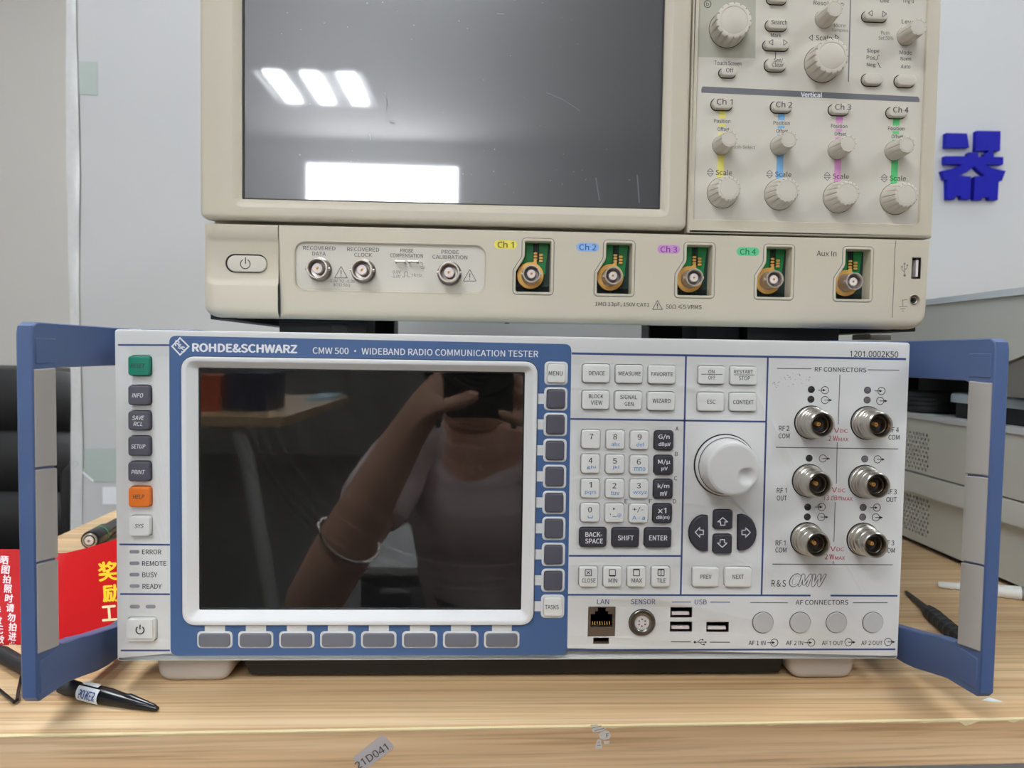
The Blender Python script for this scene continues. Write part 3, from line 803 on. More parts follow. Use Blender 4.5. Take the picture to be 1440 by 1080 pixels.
def usb_mark(parent, Y, cx, cy, s, m, rot=0):
    def q(x, y): return (cx + s * (x * cos(rot) - y * sin(rot)), cy + s * (x * sin(rot) + y * cos(rot)))
    pstroke(parent, m, Y, [q(-8, 0), q(7, 0)], .9 * s); pfill(parent, m, Y, [q(6, -1.6), q(9, 0), q(6, 1.6)])
    c = q(-8, 0); pfill(parent, m, Y, [(c[0] + 1.7 * s * cos(a * pi / 4), c[1] + 1.7 * s * sin(a * pi / 4)) for a in range(8)])
    pstroke(parent, m, Y, [q(-4, 0), q(-.5, -3.4), q(3, -3.4)], .8 * s); pstroke(parent, m, Y, [q(-1.5, 0), q(2, 3.4), q(5, 3.4)], .8 * s)
    c = q(3, -3.4); pfill(parent, m, Y, [(c[0] + 1.2 * s * cos(a * pi / 4), c[1] + 1.2 * s * sin(a * pi / 4)) for a in range(8)])
    pfill(parent, m, Y, [q(4, 2.4), q(6, 2.4), q(6, 4.4), q(4, 4.4)])
usb_mark(fp, T0, 985, 903, 1, 'ink_dgrey')

# knob, caps, connectors
c = onY(1019, 654, T0)
g = G().lathe(c.x, c.z, T0, [(17.2, .0), (17.2, .35), (16.4, .35), (16.4, -.2)], 48); build('knob_ring', g, 'gap_black', tester)
g = G().lathe(c.x, c.z, T0, [(16.6, .05), (16.6, 2.0), (16.0, 2.8), (15.2, 3.2), (15.0, 3.2)], 48); kn = build('rotary_knob', g, 'knob_grey', tester, label='large grey rotary knob with finger dimple')
dc = onY(1049.3, 669.8, -14.5)
def dimple(fr):
    pass
# knob body: side lathe + top disc with a dimple
g = G().lathe(c.x, c.z, T0, [(15.2, 3.0), (15.2, 3.6), (14.9, 3.9), (14.3, 13.2), (14.0, 14.2), (13.2, 14.75)], 48)
NR, NA = 14, 48
vs = []; fs = []
for i in range(NR + 1):
    rr_ = 13.2 * i / NR
    for j in range(NA):
        a = 2 * pi * j / NA; x = c.x + rr_ * cos(a); z = c.z + rr_ * sin(a)
        d = math.hypot(x - (c.x + 6.9), z - (c.z - 3.7)); dep = 2.4 * max(0, 1 - (d / 4.6) ** 2) ** .8 if d < 4.6 else 0
        vs.append((x, -14.75 - .25 * (1 - (i / NR) ** 2) + dep, z))
for i in range(NR):
    for j in range(NA):
        fs.append((i * NA + j, i * NA + (j + 1) % NA, (i + 1) * NA + (j + 1) % NA, (i + 1) * NA + j))
g.add(vs, fs); build('knob_cap', g, 'knob_grey', kn)
g = G().lathe(c.x, c.z, T0, [(15.25, 3.15), (15.6, 3.3), (15.25, 3.5)], 48); build('knob_groove', g, 'gap_black', kn)
for cx in (1072.6, 1124.9, 1176, 1227.1):
    c = onY(cx, 875.2, T0)
    o = build('port_cap', G().lathe(c.x, c.z, T0, [(5.75, 0), (5.75, .5), (5.45, .9), (0, 1.0)], 32), 'cap_grey', tester, label='round grey blanking cap')
    build('cap_rim', G().lathe(c.x, c.z, T0, [(6.05, 0), (6.05, .12), (5.7, .12)], 32), 'ink_dgrey', o)
for cx, cy in ((1140, 594), (1219, 594.7), (1136.8, 675.8), (1215.7, 677), (1134.3, 757.5), (1213.3, 758.2)):
    c = onY(cx, cy, T0)
    g = G().lathe(c.x, c.z, T0, [(8.9, 0), (8.9, 1.6), (8.7, 2.0), (8.35, 2.15), (8.35, 3.4), (8.2, 3.6), (8.2, 4.4), (7.5, 4.9), (7.5, 5.4), (8.0, 5.8), (8.0, 7.0), (7.7, 7.4), (7.35, 8.3), (7.35, 9.0), (7.15, 9.2), (7.15, 12.6), (6.9, 13.3), (6.5, 13.6), (6.1, 13.5), (5.7, 12.9), (5.45, 9.0), (5.45, 7.5)], 36)
    k_ = build('rf_connector', g, 'silver', tester, label='silver threaded RF connector')
    build('connector_gasket', G().lathe(c.x, c.z, T0, [(9.35, 0), (9.35, .3), (8.8, .4)], 32), 'gap_black', k_)
    build('inner_sleeve', G().lathe(c.x, c.z, T0, [(5.5, 7.5), (4.75, 7.6), (4.7, 10.8), (4.4, 10.9), (4.15, 10.4), (4.15, 5.0)], 32), 'silver_dark', k_)
    build('socket_cavity', G().lathe(c.x, c.z, T0, [(4.2, 6.6), (1.9, 6.2), (0, 6.2)], 24), 'cavity_brown', k_)
    build('centre_pin', G().lathe(c.x, c.z, T0, [(1.15, 6.0), (1.15, 9.3), (.95, 9.6), (.6, 9.6), (.55, 8.0), (0, 8.0)], 16), 'gold', k_)
# LAN socket
a, b_, c_, d = prect(826.8, 853.2, 865.5, 895.5, T0)
w_, h_ = c_ - a, d - b_
mouth = [(a + w_ * .1, b_ + h_ * .30), (a + w_ * .9, b_ + h_ * .30), (a + w_ * .9, b_ + h_ * .74), (a + w_ * .74, b_ + h_ * .74), (a + w_ * .74, b_ + h_ * .84), (a + w_ * .64, b_ + h_ * .84), (a + w_ * .64, b_ + h_ * .96),
         (a + w_ * .36, b_ + h_ * .96), (a + w_ * .36, b_ + h_ * .84), (a + w_ * .26, b_ + h_ * .84), (a + w_ * .26, b_ + h_ * .74), (a + w_ * .1, b_ + h_ * .74)]
lan = build('lan_socket', G().plate([(a + .1, b_ + .1), (c_ - .1, b_ + .1), (c_ - .1, d - .1), (a + .1, d - .1)], [mouth], .35, 9, .15, 1), 'port_tan', tester, label='tan metal network socket')
build('socket_back', G().box(a + .2, c_ - .2, 8.6, 9.6, b_ + .2, d - .2), 'black_plastic', lan)
build('socket_floor', G().box(a + w_ * .1, c_ - w_ * .1, 1.2, 8.5, b_ + h_ * .30, b_ + h_ * .335), 'cavity_brown', lan)
for i in range(8):
    x = a + w_ * (.19 + .62 * i / 7)
    build('contact', G().tube([(x, 1.6, b_ + h_ * .36), (x, 5.2, b_ + h_ * .56), (x, 8.4, b_ + h_ * .60)], .22, 6), 'gold', lan)
a, b_, c_, d = prect(834.3, 896.8, 856.5, 905.8, T0)
build('socket_latch', G().plate(rr(a, b_, c_, d, 0), [rr(a + .3, b_ + .7, c_ - .3, d - .1, 0)], .2, 2.8), 'port_tan', lan)
# sensor socket
c = onY(902.7, 875.3, T0)
sn = build('sensor_socket', G().lathe(c.x, c.z, T0, [(7.2, 0), (7.2, .9), (6.8, 1.3), (5.0, 1.3), (4.4, .9), (4.1, .5), (4.1, -1.5)], 36), 'silver_dark', tester, label='round six-pole sensor socket')
build('socket_rim', G().lathe(c.x, c.z, T0, [(7.5, 0), (7.5, .2), (7.1, .2)], 32), 'gap_black', sn)
build('socket_gap', G().lathe(c.x, c.z, T0, [(4.15, -.0), (3.1, -.2), (3.1, -.5)], 28), 'black_plastic', sn)
build('socket_insert', G().lathe(c.x, c.z, T0, [(3.15, -.5), (3.15, .35), (0, .4)], 28), 'ptfe', sn)
for i in range(6):
    t_ = radians(60 * i + 30); build('contact', G().lathe(c.x + 1.9 * cos(t_), c.z + 1.9 * sin(t_), T0, [(.42, .3), (.42, .46), (0, .46)], 10), 'gap_black', sn)
# USB sockets
for hh in USBH:
    xs = [p[0] for p in hh]; zs = [p[1] for p in hh]; a, c_, b_, d = min(xs), max(xs), min(zs), max(zs)
    u = build('usb_socket', G().plate(rr(a, b_, c_, d, .2, 1), [rr(a + .35, b_ + .35, c_ - .35, d - .35, .1, 1)], .25, 8), 'silver_dark', tester)
    build('socket_back', G().box(a + .3, c_ - .3, 6.5, 7.5, b_ + .3, d - .3), 'black_plastic', u)
    build('socket_tongue', G().box(a + 1.2, c_ - 1.4, 1.0, 6.6, b_ + 1.1, b_ + 2.7, .1), 'ptfe', u, label='pale tongue of the socket')
# tape residue on the panel
pfill(fp, 'film', T0, [(1139, 831), (1152, 829), (1167, 830), (1168, 840.5), (1150, 841.5), (1140, 840)], lift=.13, name='tape_residue')
rg = random.Random(11)
for i in range(46):
    x = 1084 + 55 * rg.random(); y = 545 - 22 * rg.random() * (1 - abs((x - 1118) / 40)) - 5 * rg.random(); r_ = .35 + .55 * rg.random()
    pfill(fp, 'led_grey', T0, [(x + r_ * cos(t_ * pi / 3), y + r_ * .8 * sin(t_ * pi / 3)) for t_ in range(6)], lift=.05, name='scuff_marks')

# feet
for x0, x1 in ((219, 327), (1108, 1203)):
    a = onY(x0, 935, 6).x; b_ = onY(x1, 935, 6).x
    build('foot', G().plate(fillet([(a + 1.5, ZT), (b_ - 1.5, ZT), (b_, 1.2), (a, 1.2)], [10, 10, 0, 0], 6), (), 5, 62, 3.5, 4), 'foot_beige', tester)
for a in (-160, 118):
    build('foot', G().plate(fillet([(a + 1.5, ZT), (a + 40.5, ZT), (a + 42, 1.2), (a, 1.2)], [10, 10, 0, 0], 6), (), 420, 475, 3.5, 4), 'foot_beige', tester)
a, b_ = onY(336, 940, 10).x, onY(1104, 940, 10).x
build('shade_block', G().plate(fillet([(a + 6, -12.2), (b_ - 3, -12.2), (b_, 1.2), (a, 1.2)], 2, 3), (), 9, 410, 1.5, 2), 'black_plastic', tester, label='black block added for the shadow under the case')  # added black block, gives the dark shade between the feet
# handles
def handle(sgn):
    hx = lambda x: sgn * x
    # outline of the side frame in (y,z): bar, upper arm, lower arm that sweeps back
    outer = [(-49, 4), (-46.5, 1.2), (-38, .6), (-24, -.2), (-10, -3.6), (4, -7.2), (14, -8.8), (30, -10), (76, -9.5), (76, 8), (30, 8.2), (20, 10.4), (0, 14.8), (-14, 18.6), (-24, 20.4), (-28, 21.5), (-33, 24), (-33, 156),
             (-28, 157.4), (76, 157.4), (76, 178.4), (-45, 178.8), (-48.4, 177), (-49.2, 173)]
    def thick(p):
        return p
    g = G()
    pr = [(y, z) for y, z in outer]
    xi, xo = 226.2, 233.8
    # extrude in x with small chamfers
    def lev(poly, x): return [(hx(x), y, z) for y, z in poly]
    n = len(pr); ins = inset(ccw(pr), 1.0); prc = ccw(pr)
    rings = [lev(ins, xo), lev(prc, xo - 1.0), lev(prc, xi + .6), lev(inset(prc, .5), xi)]
    for A, B in zip(rings, rings[1:]):
        g.add(A + B, [(i, (i + 1) % n, n + (i + 1) % n, n + i) for i in range(n)])
    for R_, P_ in ((rings[0], ins), (rings[-1], inset(prc, .5))):
        tr = tessellate_polygon([[Vector((p[0], p[1], 0)) for p in P_]]); g.add(R_, [tuple(t) for t in tr])
    h = build('carrying_handle', g, 'handle_blue', tester)
    # inner recess shoulders near the bar (raised rectangle seen on each arm)
    for z0, z1, y1 in ((159.5, 171.5, -31), (4.6, 20.5, -34)):
        g = G().plate(rr(-47, z0, y1, z1, .8, 2), (), 0, .9, .4, 1)
        g.xf(lambda p: (hx(xi - .5 + p.y * .9), p.x, p.z)); build('arm_boss', g, 'handle_blue', h)
    # grip pads on the inner side of the bar, three pieces with curved joints
    ed = [(24.0, 21.2), (67.2, 64.8), (111.2, 109.6), (157.6, 158.0)]
    for (a0, b0), (a1, b1) in zip(ed, ed[1:]):
        def fn(u, v):
            y = -48.2 + 16.2 * u; bul = 1.5 * sin(pi * min(1, max(0, .04 + .92 * u))) ** .6
            lo = a0 + (b0 - a0) * u ** 1.4 + .5; hi = a1 + (b1 - a1) * u ** 1.4 - .5
            e = .5 if v in (0, 1) else 0
            return (hx(xi - bul + e * 1.2), y, lo + (hi - lo) * v)
        g = G()
        vsl = [0, .01, .25, .5, .75, .99, 1]
        NU = 10
        vs = [fn(i / NU, v) for v in vsl for i in range(NU + 1)]
        fs = [(j * (NU + 1) + i, j * (NU + 1) + i + 1, (j + 1) * (NU + 1) + i + 1, (j + 1) * (NU + 1) + i) for j in range(6) for i in range(NU)]
        g.add(vs, fs); o = len(g.v)
        back = [(hx(xi + .4), p[1], p[2]) for p in vs]; g.add(back, [f[::-1] for f in fs])
        ring = [i for i in range(NU + 1)] + [(j + 1) * (NU + 1) - 1 for j in range(1, 7)] + [6 * (NU + 1) + i for i in range(NU - 1, -1, -1)] + [j * (NU + 1) for j in range(5, 0, -1)]
        g.f += [(ring[i], ring[(i + 1) % len(ring)], o + ring[(i + 1) % len(ring)], o + ring[i]) for i in range(len(ring))]
        build('grip_pad', g, 'pad_grey', h, label='grey grip pad')
    # brackets that tie the arms to the case, behind the front bezel
    for z0, z1 in ((157.4, 178.3), (-9.5, 8)):
        g = G().box(min(hx(211.5), hx(233.8)), max(hx(211.5), hx(233.8)), 40, 76, z0, z1, .4); build('handle_bracket', g, 'handle_blue', h)
    g = G().box(min(hx(183), hx(214)), max(hx(183), hx(214)), 29, 66, 176.5, 178.3, .3)
    build('bracket_flange', g, 'handle_blue', h)
handle(-1); handle(1)

# ------------------------------------------------------------------ oscilloscope standing on the tester
YS, YF, YW = 58.0, 55.0, 56.6          # lower panel, screen frame, control frame
YC = 58.2                              # control panel
SZ0, SZ1 = 187.0, 484.0
scope = thing('oscilloscope', (34, 300, 176.7), 'beige oscilloscope with grey touch screen and rows of knobs, standing on the white tester', 'test instrument')
SXL, SXR = onY(283, 350, YS).x, onY(1308, 350, YS).x
ZSEAM = onY(720, 322.5, YS).z
zpx = lambda y, Y=YS: onY(720, y, Y).z
def zl(y): return onY(335, y, YS).z
# left end panel with the hollow for the power key
prof = [(1.0, ZSEAM - .6), (0, ZSEAM - 1.6), (0, zl(331)), (1.4, zl(336)), (2.4, zl(341)), (2.4, zl(390)), (1.8, zl(396)), (.2, zl(400)), (0, zl(402)), (0, SZ0 + 6)]
prof += [(6 - 6 * cos(a), SZ0 + 6 - 6 * sin(a)) for a in [pi / 2 * k / 6 for k in range(1, 7)]] + [(16, SZ0)]
x1 = onY(390.6, 380, YS).x
secs = []
R_ = 9.0
xs = [SXL + R_ * (1 - cos(pi / 2 * k / 7)) for k in range(8)] + [x1 - .3, x1]
H_ = ZSEAM - SZ0
for i, x in enumerate(xs):
    s_ = min(R_, x - SXL); e = R_ - math.sqrt(max(0, R_ * R_ - (R_ - s_) ** 2)); e2 = .3 if i == len(xs) - 1 else 0
    secs.append([(x, YS + d * (1 if s_ > 6 else s_ / 6) + e * .75 + e2, SZ0 + e + (z - SZ0) * (H_ - e) / H_) for d, z in prof])
g = G(); n = len(prof)
for A, B in zip(secs, secs[1:]): g.add(A + B, [(i, n + i, n + i + 1, i + 1) for i in range(n - 1)])
sp = build('end_panel', g, 'scope_beige', scope)
pk = build('power_key', G().plate(rr(*prect(318.5, 359, 374.3, 382, YS), 5.2, 6), (), YS + .6, YS + 6, .7, 3), 'scope_key', scope, label='oval power key')
build('key_gap', G().plate(rr(*prect(316.8, 357.3, 376, 383.6, YS + 2), 5.9, 6), (), YS + 2.2, YS + 4, 0), 'gap_black', pk)
pring(pk, 'ink_dgrey', YS + .6, 345, 371.2, 6.8, 1.3, -240, 60, name='legend'); pstroke(pk, 'ink_dgrey', YS + .6, [(345.3, 362), (345.3, 371)], 1.4, name='legend')

# main lower panel with the input openings
rc3 = onY(969.7, 392.5, YS + 6)
wl, wr, wt_, wb = onY(949.5, 380, YS).x - rc3.x, onY(1004.7, 380, YS).x - rc3.x, onY(977, 341, YS).z - rc3.z, onY(977, 419, YS).z - rc3.z
nx = onY(962, 355, YS).x - rc3.x; nz1 = onY(955, 366, YS).z - rc3.z; nz2 = onY(955, 384, YS).z - rc3.z
PORT = fillet([(wl, wb), (wr, wb), (wr, wt_), (nx, wt_), (nx, nz1), (wl, nz2 - .5)], [2.6, 2.6, 2.8, 2.6, 4.5, 3.5], 5)
PHOLE = inset(ccw(PORT), 1.6)
ports = [(745.8, 387.5, 'Ch 1', 711, 344, 23, 'yellow'), (858.3, 390, 'Ch 2', 826.5, 347.6, 24, 'blue'), (969.7, 392.5, 'Ch 3', 940.5, 350.5, 23.5, 'magenta'), (1080, 395, 'Ch 4', 1051.8, 353.8, 22.5, 'green'), (1189.5, 398, 'Aux In', 1162.3, 356.6, 28, None)]
def off(poly, c): return [(x + c.x, z + c.z) for x, z in poly]
pc = [onY(a[0], a[1], YS + 6) for a in ports]
INS = rr(*prect(414.5, 341, 682.5, 409, YS), 6, 6)
ia, ib, ic, id_ = onY(414.5, 375, YS).x, onY(550, 410, YS).z, onY(682.7, 380, YS).x, onY(550, 342.5, YS).z
INS = rr(ia, ib, ic, id_, 6.2, 6)
USBV = rr(*prect(1281.9, 362, 1294.8, 392.2, YS), .2, 1)
jc = onY(1286, 422.2, YS); JK = circ(jc.x, jc.z, 3.3, 20)
out = fillet([(x1 + .3, SZ0), (SXR, SZ0), (SXR, ZSEAM - .6), (x1 + .3, ZSEAM - .6)], [0, 11, 0, 0], 7)
def wfn(x, z):
    if z > ZSEAM - 5: return .22
    if z < SZ0 + 12: return 1.75 if x < SXR - 12 else 1.75 - .75 * (z - SZ0) / 12
    return 1
lp = build('input_panel', G().plate(out, [INS, USBV, JK] + [off(inset(ccw(PORT), .6), c) for c in pc], YS, YS + 8, 3.4, 6, wfn=wfn), 'scope_beige', scope)
seam = [(1259.4, 338.5), (1259.8, 342), (1258.5, 350), (1256.8, 400), (1254.5, 447)]
pstroke(lp, 'scope_line', YS, seam, 1.1, lift=.06)
# recessed group of signal outputs
YI = YS + 1.6
ins = build('output_recess', G().plate(inset(ccw(INS), -.2), (), YI, YI + 1, 0), 'scope_panel', lp)
build('recess_rim', G().loft([(inset(ccw(INS), -.9), YS - .02), (inset(ccw(INS), -.5), YS - .25), (INS, YS), (inset(ccw(INS), .5), YI + .02)]), 'scope_beige', lp)
def bnc(c, y0, prof_scale=1.0, L=10.0, parent=scope, tone='nickel', dark='silver_dark', lab=None):
    s = prof_scale
    g = G().lathe(c.x, c.z, y0, [(5.6 * s, 0), (5.6 * s, .8), (5.2 * s, 1.2), (4.9 * s, 1.4), (4.9 * s, L - 1.2), (5.15 * s, L - .9), (5.15 * s, L - .2), (4.95 * s, L), (4.5 * s, L), (4.3 * s, L - .3), (4.1 * s, L - 3), (4.1 * s, L - 6.5)], 30)
    b = build('bnc_connector', g, tone, parent, label=lab)
    g = G()
    for sg in (-1, 1): g.tube([(c.x + sg * 4.6 * s, y0 - L + 3.0, c.z), (c.x + sg * 6.0 * s, y0 - L + 3.0, c.z)], .9 * s, 10)
    build('bayonet_lug', g, tone, b)
    build('socket_cavity', G().lathe(c.x, c.z, y0, [(4.15 * s, L - 6), (2.0 * s, L - 6.2), (0, L - 6.2)], 24), dark, b)
    build('dielectric', G().lathe(c.x, c.z, y0, [(2.5 * s, L - 6.2), (2.5 * s, L - 2.0), (2.2 * s, L - 1.6), (.75 * s, L - 1.6), (.7 * s, L - 3), (0, L - 3)], 22), 'ptfe', b)
    build('centre_contact', G().lathe(c.x, c.z, y0, [(.7 * s, L - 3), (.7 * s, L - 1.9), (.35 * s, L - 1.9), (.3 * s, L - 3), (0, L - 3)], 12), 'gold', b)
    return b
for px, py, r_ in ((448.3, 378.5, 15), (510.4, 380.8, 14.5), (631.8, 384.3, 14.5)):
    c = onY(px + (px - 676) * -.006, py + .6, YI)
    b = bnc(c, YI, 1.22, 8.5, lab='small bright output socket')
    build('connector_nut', G().lathe(c.x, c.z, YI, [(7.4, 0), (7.4, 1.2), (6.4, 1.5)], 24), 'silver_dark', b)
for (px, py, s, tx, ty, tw, c_), c in zip(ports, pc):
    rim = build('port_rim', G().plate(off(PORT, c), [off(PHOLE, c)], YS - .55, YS + 9.5, .45, 3, hb=.45), 'scope_beige', lp)
    build('rim_groove', G().plate(off(inset(ccw(PORT), -.45), c), [off(inset(ccw(PORT), .3), c)], YS - .05, YS + .5), 'scope_line', rim)
    pb = build('circuit_board', G().plate(off(inset(ccw(PORT), .9), c), (), YS + 9.0, YS + 10), 'pcb_dark', rim)
    gz = 7.6
    build('solder_mask', G().plate(off(rr(wl + 5.6, gz - .8, 1.6, wt_ - 1.2, .2, 1), c), (), YS + 8.2, YS + 8.9), 'pcb_green', rim)
    build('solder_mask', G().plate(off([(4.3, 1), (9.6, 1), (9.6, 6), (wr - 2.4, wt_ - 1.2), (4.3, wt_ - 1.2)], c), (), YS + 8.2, YS + 8.9), 'pcb_green', rim)
    g = G().plate(off(circ(0, 0, 8.3, 32), c), [off(circ(0, 0, 5.7, 28), c)], YS + 6, YS + 7.2, .25, 1)
    gr = build('ground_ring', g, 'gold', scope, label='gold spring ring')
    build('ring_tab', G().plate(off([(-.4, 7.6), (3.9, 6.6), (3.9, 9.4), (2.2, 9.4), (1.4, 8.4)], c), (), YS + 6.1, YS + 7.0, .2, 1), 'gold', gr)
    for ix in (0, 1):
        for iz in (0, 1, 2):
            build('contact_pad', G().plate(off(rr(1.9 + 3.5 * ix, 9.6 + 1.85 * iz - (.9 if ix else 0), 4.3 + 3.5 * ix, 11.0 + 1.85 * iz - (.9 if ix else 0), .5, 2), c), (), YS + 7.0, YS + 7.8, .2, 1), 'gold', gr)
    build('board_slot', G().plate(off(rr(4.35, 9, 5.35, wt_ - 1.5, 0), c), (), YS + 8.0, YS + 8.3), 'black_plastic', rim)
    build('collar', G().lathe(c.x, c.z, YS + 8, [(6.2, 0), (6.2, 1.0), (5.0, 1.0)], 24), 'black_plastic', rim)
    bnc(c, YS + 7.5, 1.06, 12.6, lab='input socket marked ' + s)
    if c_:
        a, b_, d, e = prect(tx - 16, ty - 6, tx + 16, ty + 6, YS)
        poly2(lp, 'tag_' + c_, YS - .05, [rr(a, b_, d, e, 2.6, 5)])
        ptext(lp, 'txt_' + c_, YS, s, tx, ty, tw, 9, lift=.12, bold=.5)
    else: ptext(lp, 'ink_dgrey', YS, s, tx, ty, tw, 7.6)
def st(s, cx, cy, w_, h, m='ink_soft', par=lp, Y=YS, **k): ptext(par, m, Y, s, cx, cy, w_, h, **k)
for s, cx, cy, w_ in (('RECOVERED', 449, 349, 45.5), ('DATA', 448.7, 356.8, 19), ('RECOVERED', 510.7, 350.8, 45), ('CLOCK', 510.7, 358.5, 25), ('PROBE', 572, 352.6, 18), ('COMPENSATION', 571.8, 359.5, 46), ('PROBE', 633, 354.4, 24.5), ('CALIBRATION', 632.7, 361.6, 49)):
    st(s, cx, cy, w_, 5.4, 'ink_soft', ins, YI)
for s, cx, cy, w_ in (('–0.8V TO –0.8V', 480.5, 395.3, 38), ('INTO 50Ω', 480.5, 400.8, 24), ('0.0V', 558, 382.5, 11), ('–1.0V', 556.5, 388.5, 13), ('1kHz', 586, 386.8, 15)): st(s, cx, cy, w_, 4.4, 'scope_line', ins, YI)
def warn(par, Y, cx, cy, s=9):
    t_ = [(cx, cy - s * .95), (cx + s, cy + s * .85), (cx - s, cy + s * .85)]
    for a, b_ in zip(t_, t_[1:] + t_[:1]): pstroke(par, 'ink_soft', Y, [a, b_], .9)
    pstroke(par, 'ink_soft', Y, [(cx, cy - s * .35), (cx, cy + s * .3)], 1.3); pstroke(par, 'ink_soft', Y, [(cx, cy + s * .45), (cx, cy + s * .62)], 1.3)
warn(ins, YI, 479.6, 383.2); warn(ins, YI, 660.6, 387.6)
for a, b_ in (((565, 389.5), (569, 389.5)), ((569, 389.5), (569, 382.5)), ((569, 382.5), (573, 382.5)), ((573, 382.5), (573, 389.5)), ((573, 389.5), (577, 389.5)), ((590, 369.5), (594, 369.5)), ((594, 369.5), (594, 375)), ((590.5, 375.2), (598, 375.4)), ((592, 377.5), (597, 377.6)), ((593.5, 379.8), (596, 379.9))):
    pstroke(ins, 'scope_line', YI, [a, b_], .8)
for px in (563, 581):
    a = onY(px - 5.5, 368.4, YI); b_ = onY(px + 6.5, 369, YI)
    t_ = build('probe_terminal', G().tube([(a.x, YI, a.z), (a.x, YI - 3.5, a.z), (b_.x, YI - 3.5, b_.z), (b_.x, YI, b_.z)], .75, 8), 'silver', scope, label='small bright wire loop terminal')
st('1MΩ 13pF, 150V CAT1', 875, 428.7, 76, 6.6, 'ink_dgrey'); warn(lp, YS, 924.5, 429.2, 7); st('50Ω ≤5 VRMS', 961.5, 431.4, 50.5, 6.4, 'ink_dgrey')
# right end sockets
xs_ = [p[0] for p in USBV]; zs_ = [p[1] for p in USBV]; a, c_, b_, d = min(xs_), max(xs_), min(zs_), max(zs_)
us = build('usb_socket', G().plate(rr(a, b_, c_, d, .2, 1), [rr(a + .35, b_ + .35, c_ - .35, d - .35, .1, 1)], YS - .1, YS + 8), 'silver_dark', scope)
build('socket_back', G().box(a + .2, c_ - .2, YS + 6, YS + 7, b_ + .2, d - .2), 'black_plastic', us)
build('socket_tongue', G().box(a + 3.2, a + 4.7, YS + .6, YS + 6.4, b_ + 1.4, d - 1.4, .1), 'ptfe', us, label='pale tongue of the socket')
usb_mark(lp, YS, 1272, 378.5, 1.1, 'scope_line', -pi / 2)
jk = build('ground_jack', G().lathe(jc.x, jc.z, YS, [(3.9, 0), (3.7, .35), (3.3, .3), (3.1, -1.5), (3.1, -6), (0, -6)], 28), 'scope_beige', scope, label='round ground jack')
build('jack_contact', G().lathe(jc.x, jc.z, YS, [(2.5, -6), (2.5, -1.2), (2.1, -.9), (1.8, -1.2), (1.8, -5)], 24), 'silver', jk)
build('jack_bore', G().lathe(jc.x, jc.z, YS, [(1.85, -3.5), (0, -3.5)], 20), 'black_plastic', jk)
for q in ([(1268, 422), (1276, 421.5)], [(1269.5, 422), (1269.5, 431)], [(1264, 431), (1276, 430.8)], [(1266, 434.3), (1273, 434.2)], [(1268, 437.5), (1271, 437.4)]): pstroke(lp, 'scope_line', YS, q, .9)

# screen frame and touch screen
fx1 = onY(966.5, 300, YF).x
fz0 = onY(625, 315, YF).z
ftop = SZ1 - 6
fo = fillet([(SXL, fz0), (fx1, fz0), (fx1, ftop), (SXL, ftop)], [5, 5, 8, 8], 6)
sx0, sx1 = onY(338.6, 250, YF).x, onY(930.2, 270, YF).x
sz0 = onY(634, 286.2, YF).z; sz1 = sz0 + 206
so = fillet([(sx0, sz0), (sx1, sz0), (sx1, sz1), (sx0, sz1)], .6, 2)
sf = build('screen_frame', G().plate(fo, [inset(ccw(so), -5.0)], YF, YF + 9, 3.2, 5, hb=0), 'scope_beige', scope)
so2 = ccw(so)
build('frame_slope', G().loft([(inset(so2, -5.0), YF), (inset(so2, -4.4), YF + .12), (inset(so2, -.3), YF + 1.8), (so2, YF + 2.2), (so2, YF + 6)]), 'scope_beige', sf)
td = build('touch_screen', G().plate(inset(so2, -1), (), YF + 4, YF + 7), 'scope_glass', scope, label='grey scratched touch screen mirroring the lamps and window')
build('screen_gasket', G().plate(brect(so2, -.5), [brect(so2, 1.0)], YF + 3.4, YF + 4.1), 'ink_dgrey', td)
pt_ = P2([(560, 129), (566, 141), (567, 150)], YF + 4)
for q, wv in (([(541, 130), (545, 144), (543, 156)], 1.2), ([(768, 130), (790, 139), (816, 156)], .7), ([(548, 172), (555, 173.5)], 1.5), ([(520, 188), (521, 197)], 1.3), ([(699, 19), (709, 20)], 1), ([(838, 250), (843, 282)], 1.6), ([(896, 246), (899, 285)], 1.8)):
    pstroke(td, 'bar_grey', YF + 4, q, wv, lift=.05, name='scratch_mark')
# control frame and panel
cx0, cx1 = onY(975, 300, YW).x, onY(1294, 312, YW).x
cz0 = onY(1130, 313, YW).z
CP = fillet([(cx0, cz0), (cx1, cz0), (cx1, ftop - 6), (cx0, ftop - 6)], [1, 4, 4, 1], 5)
cfo = fillet([(fx1 + .9, ZSEAM + .4), (SXR + .2, ZSEAM + .4), (SXR + .2, ftop), (fx1 + .9, ftop)], [.4, 1.2, 8, .4], 5)
cf = build('control_frame', G().plate(cfo, [CP], YW, YW + 9, 1.4, 3, hb=0), 'scope_beige', scope)
cp = build('control_panel', G().plate(inset(ccw(CP), .15), (), YC, YC + 2, .25, 1), 'scope_panel', scope)
build('panel_groove', G().loft([(ccw(CP), YW - .01), (inset(ccw(CP), .5), YW + .5), (inset(ccw(CP), .7), YC + .6)]), 'scope_beige', cf)
gx = onY(1308, 320, YW).x
build('sub_frame', G().box(SXL + 4, SXR - 4, YS + 11, YS + 13, SZ0 + 6, ftop - 2), 'scope_beige', scope)
build('scope_case', G().box(SXL + 2.5, SXR - 2.5, YS + 13, 390, 207, SZ1 - 2, 3, 2), 'scope_case', scope)
build('under_lip', G().box(SXL + 14, SXR - 14, YS + 5.5, YS + 14, SZ0 + .02, SZ0 + 3, .2), 'scope_case', scope)
build('under_bulkhead', G().box(SXL + 6, SXR - 6, YS + 9, YS + 13, SZ0 + 2, 210, .2), 'scope_case', scope)
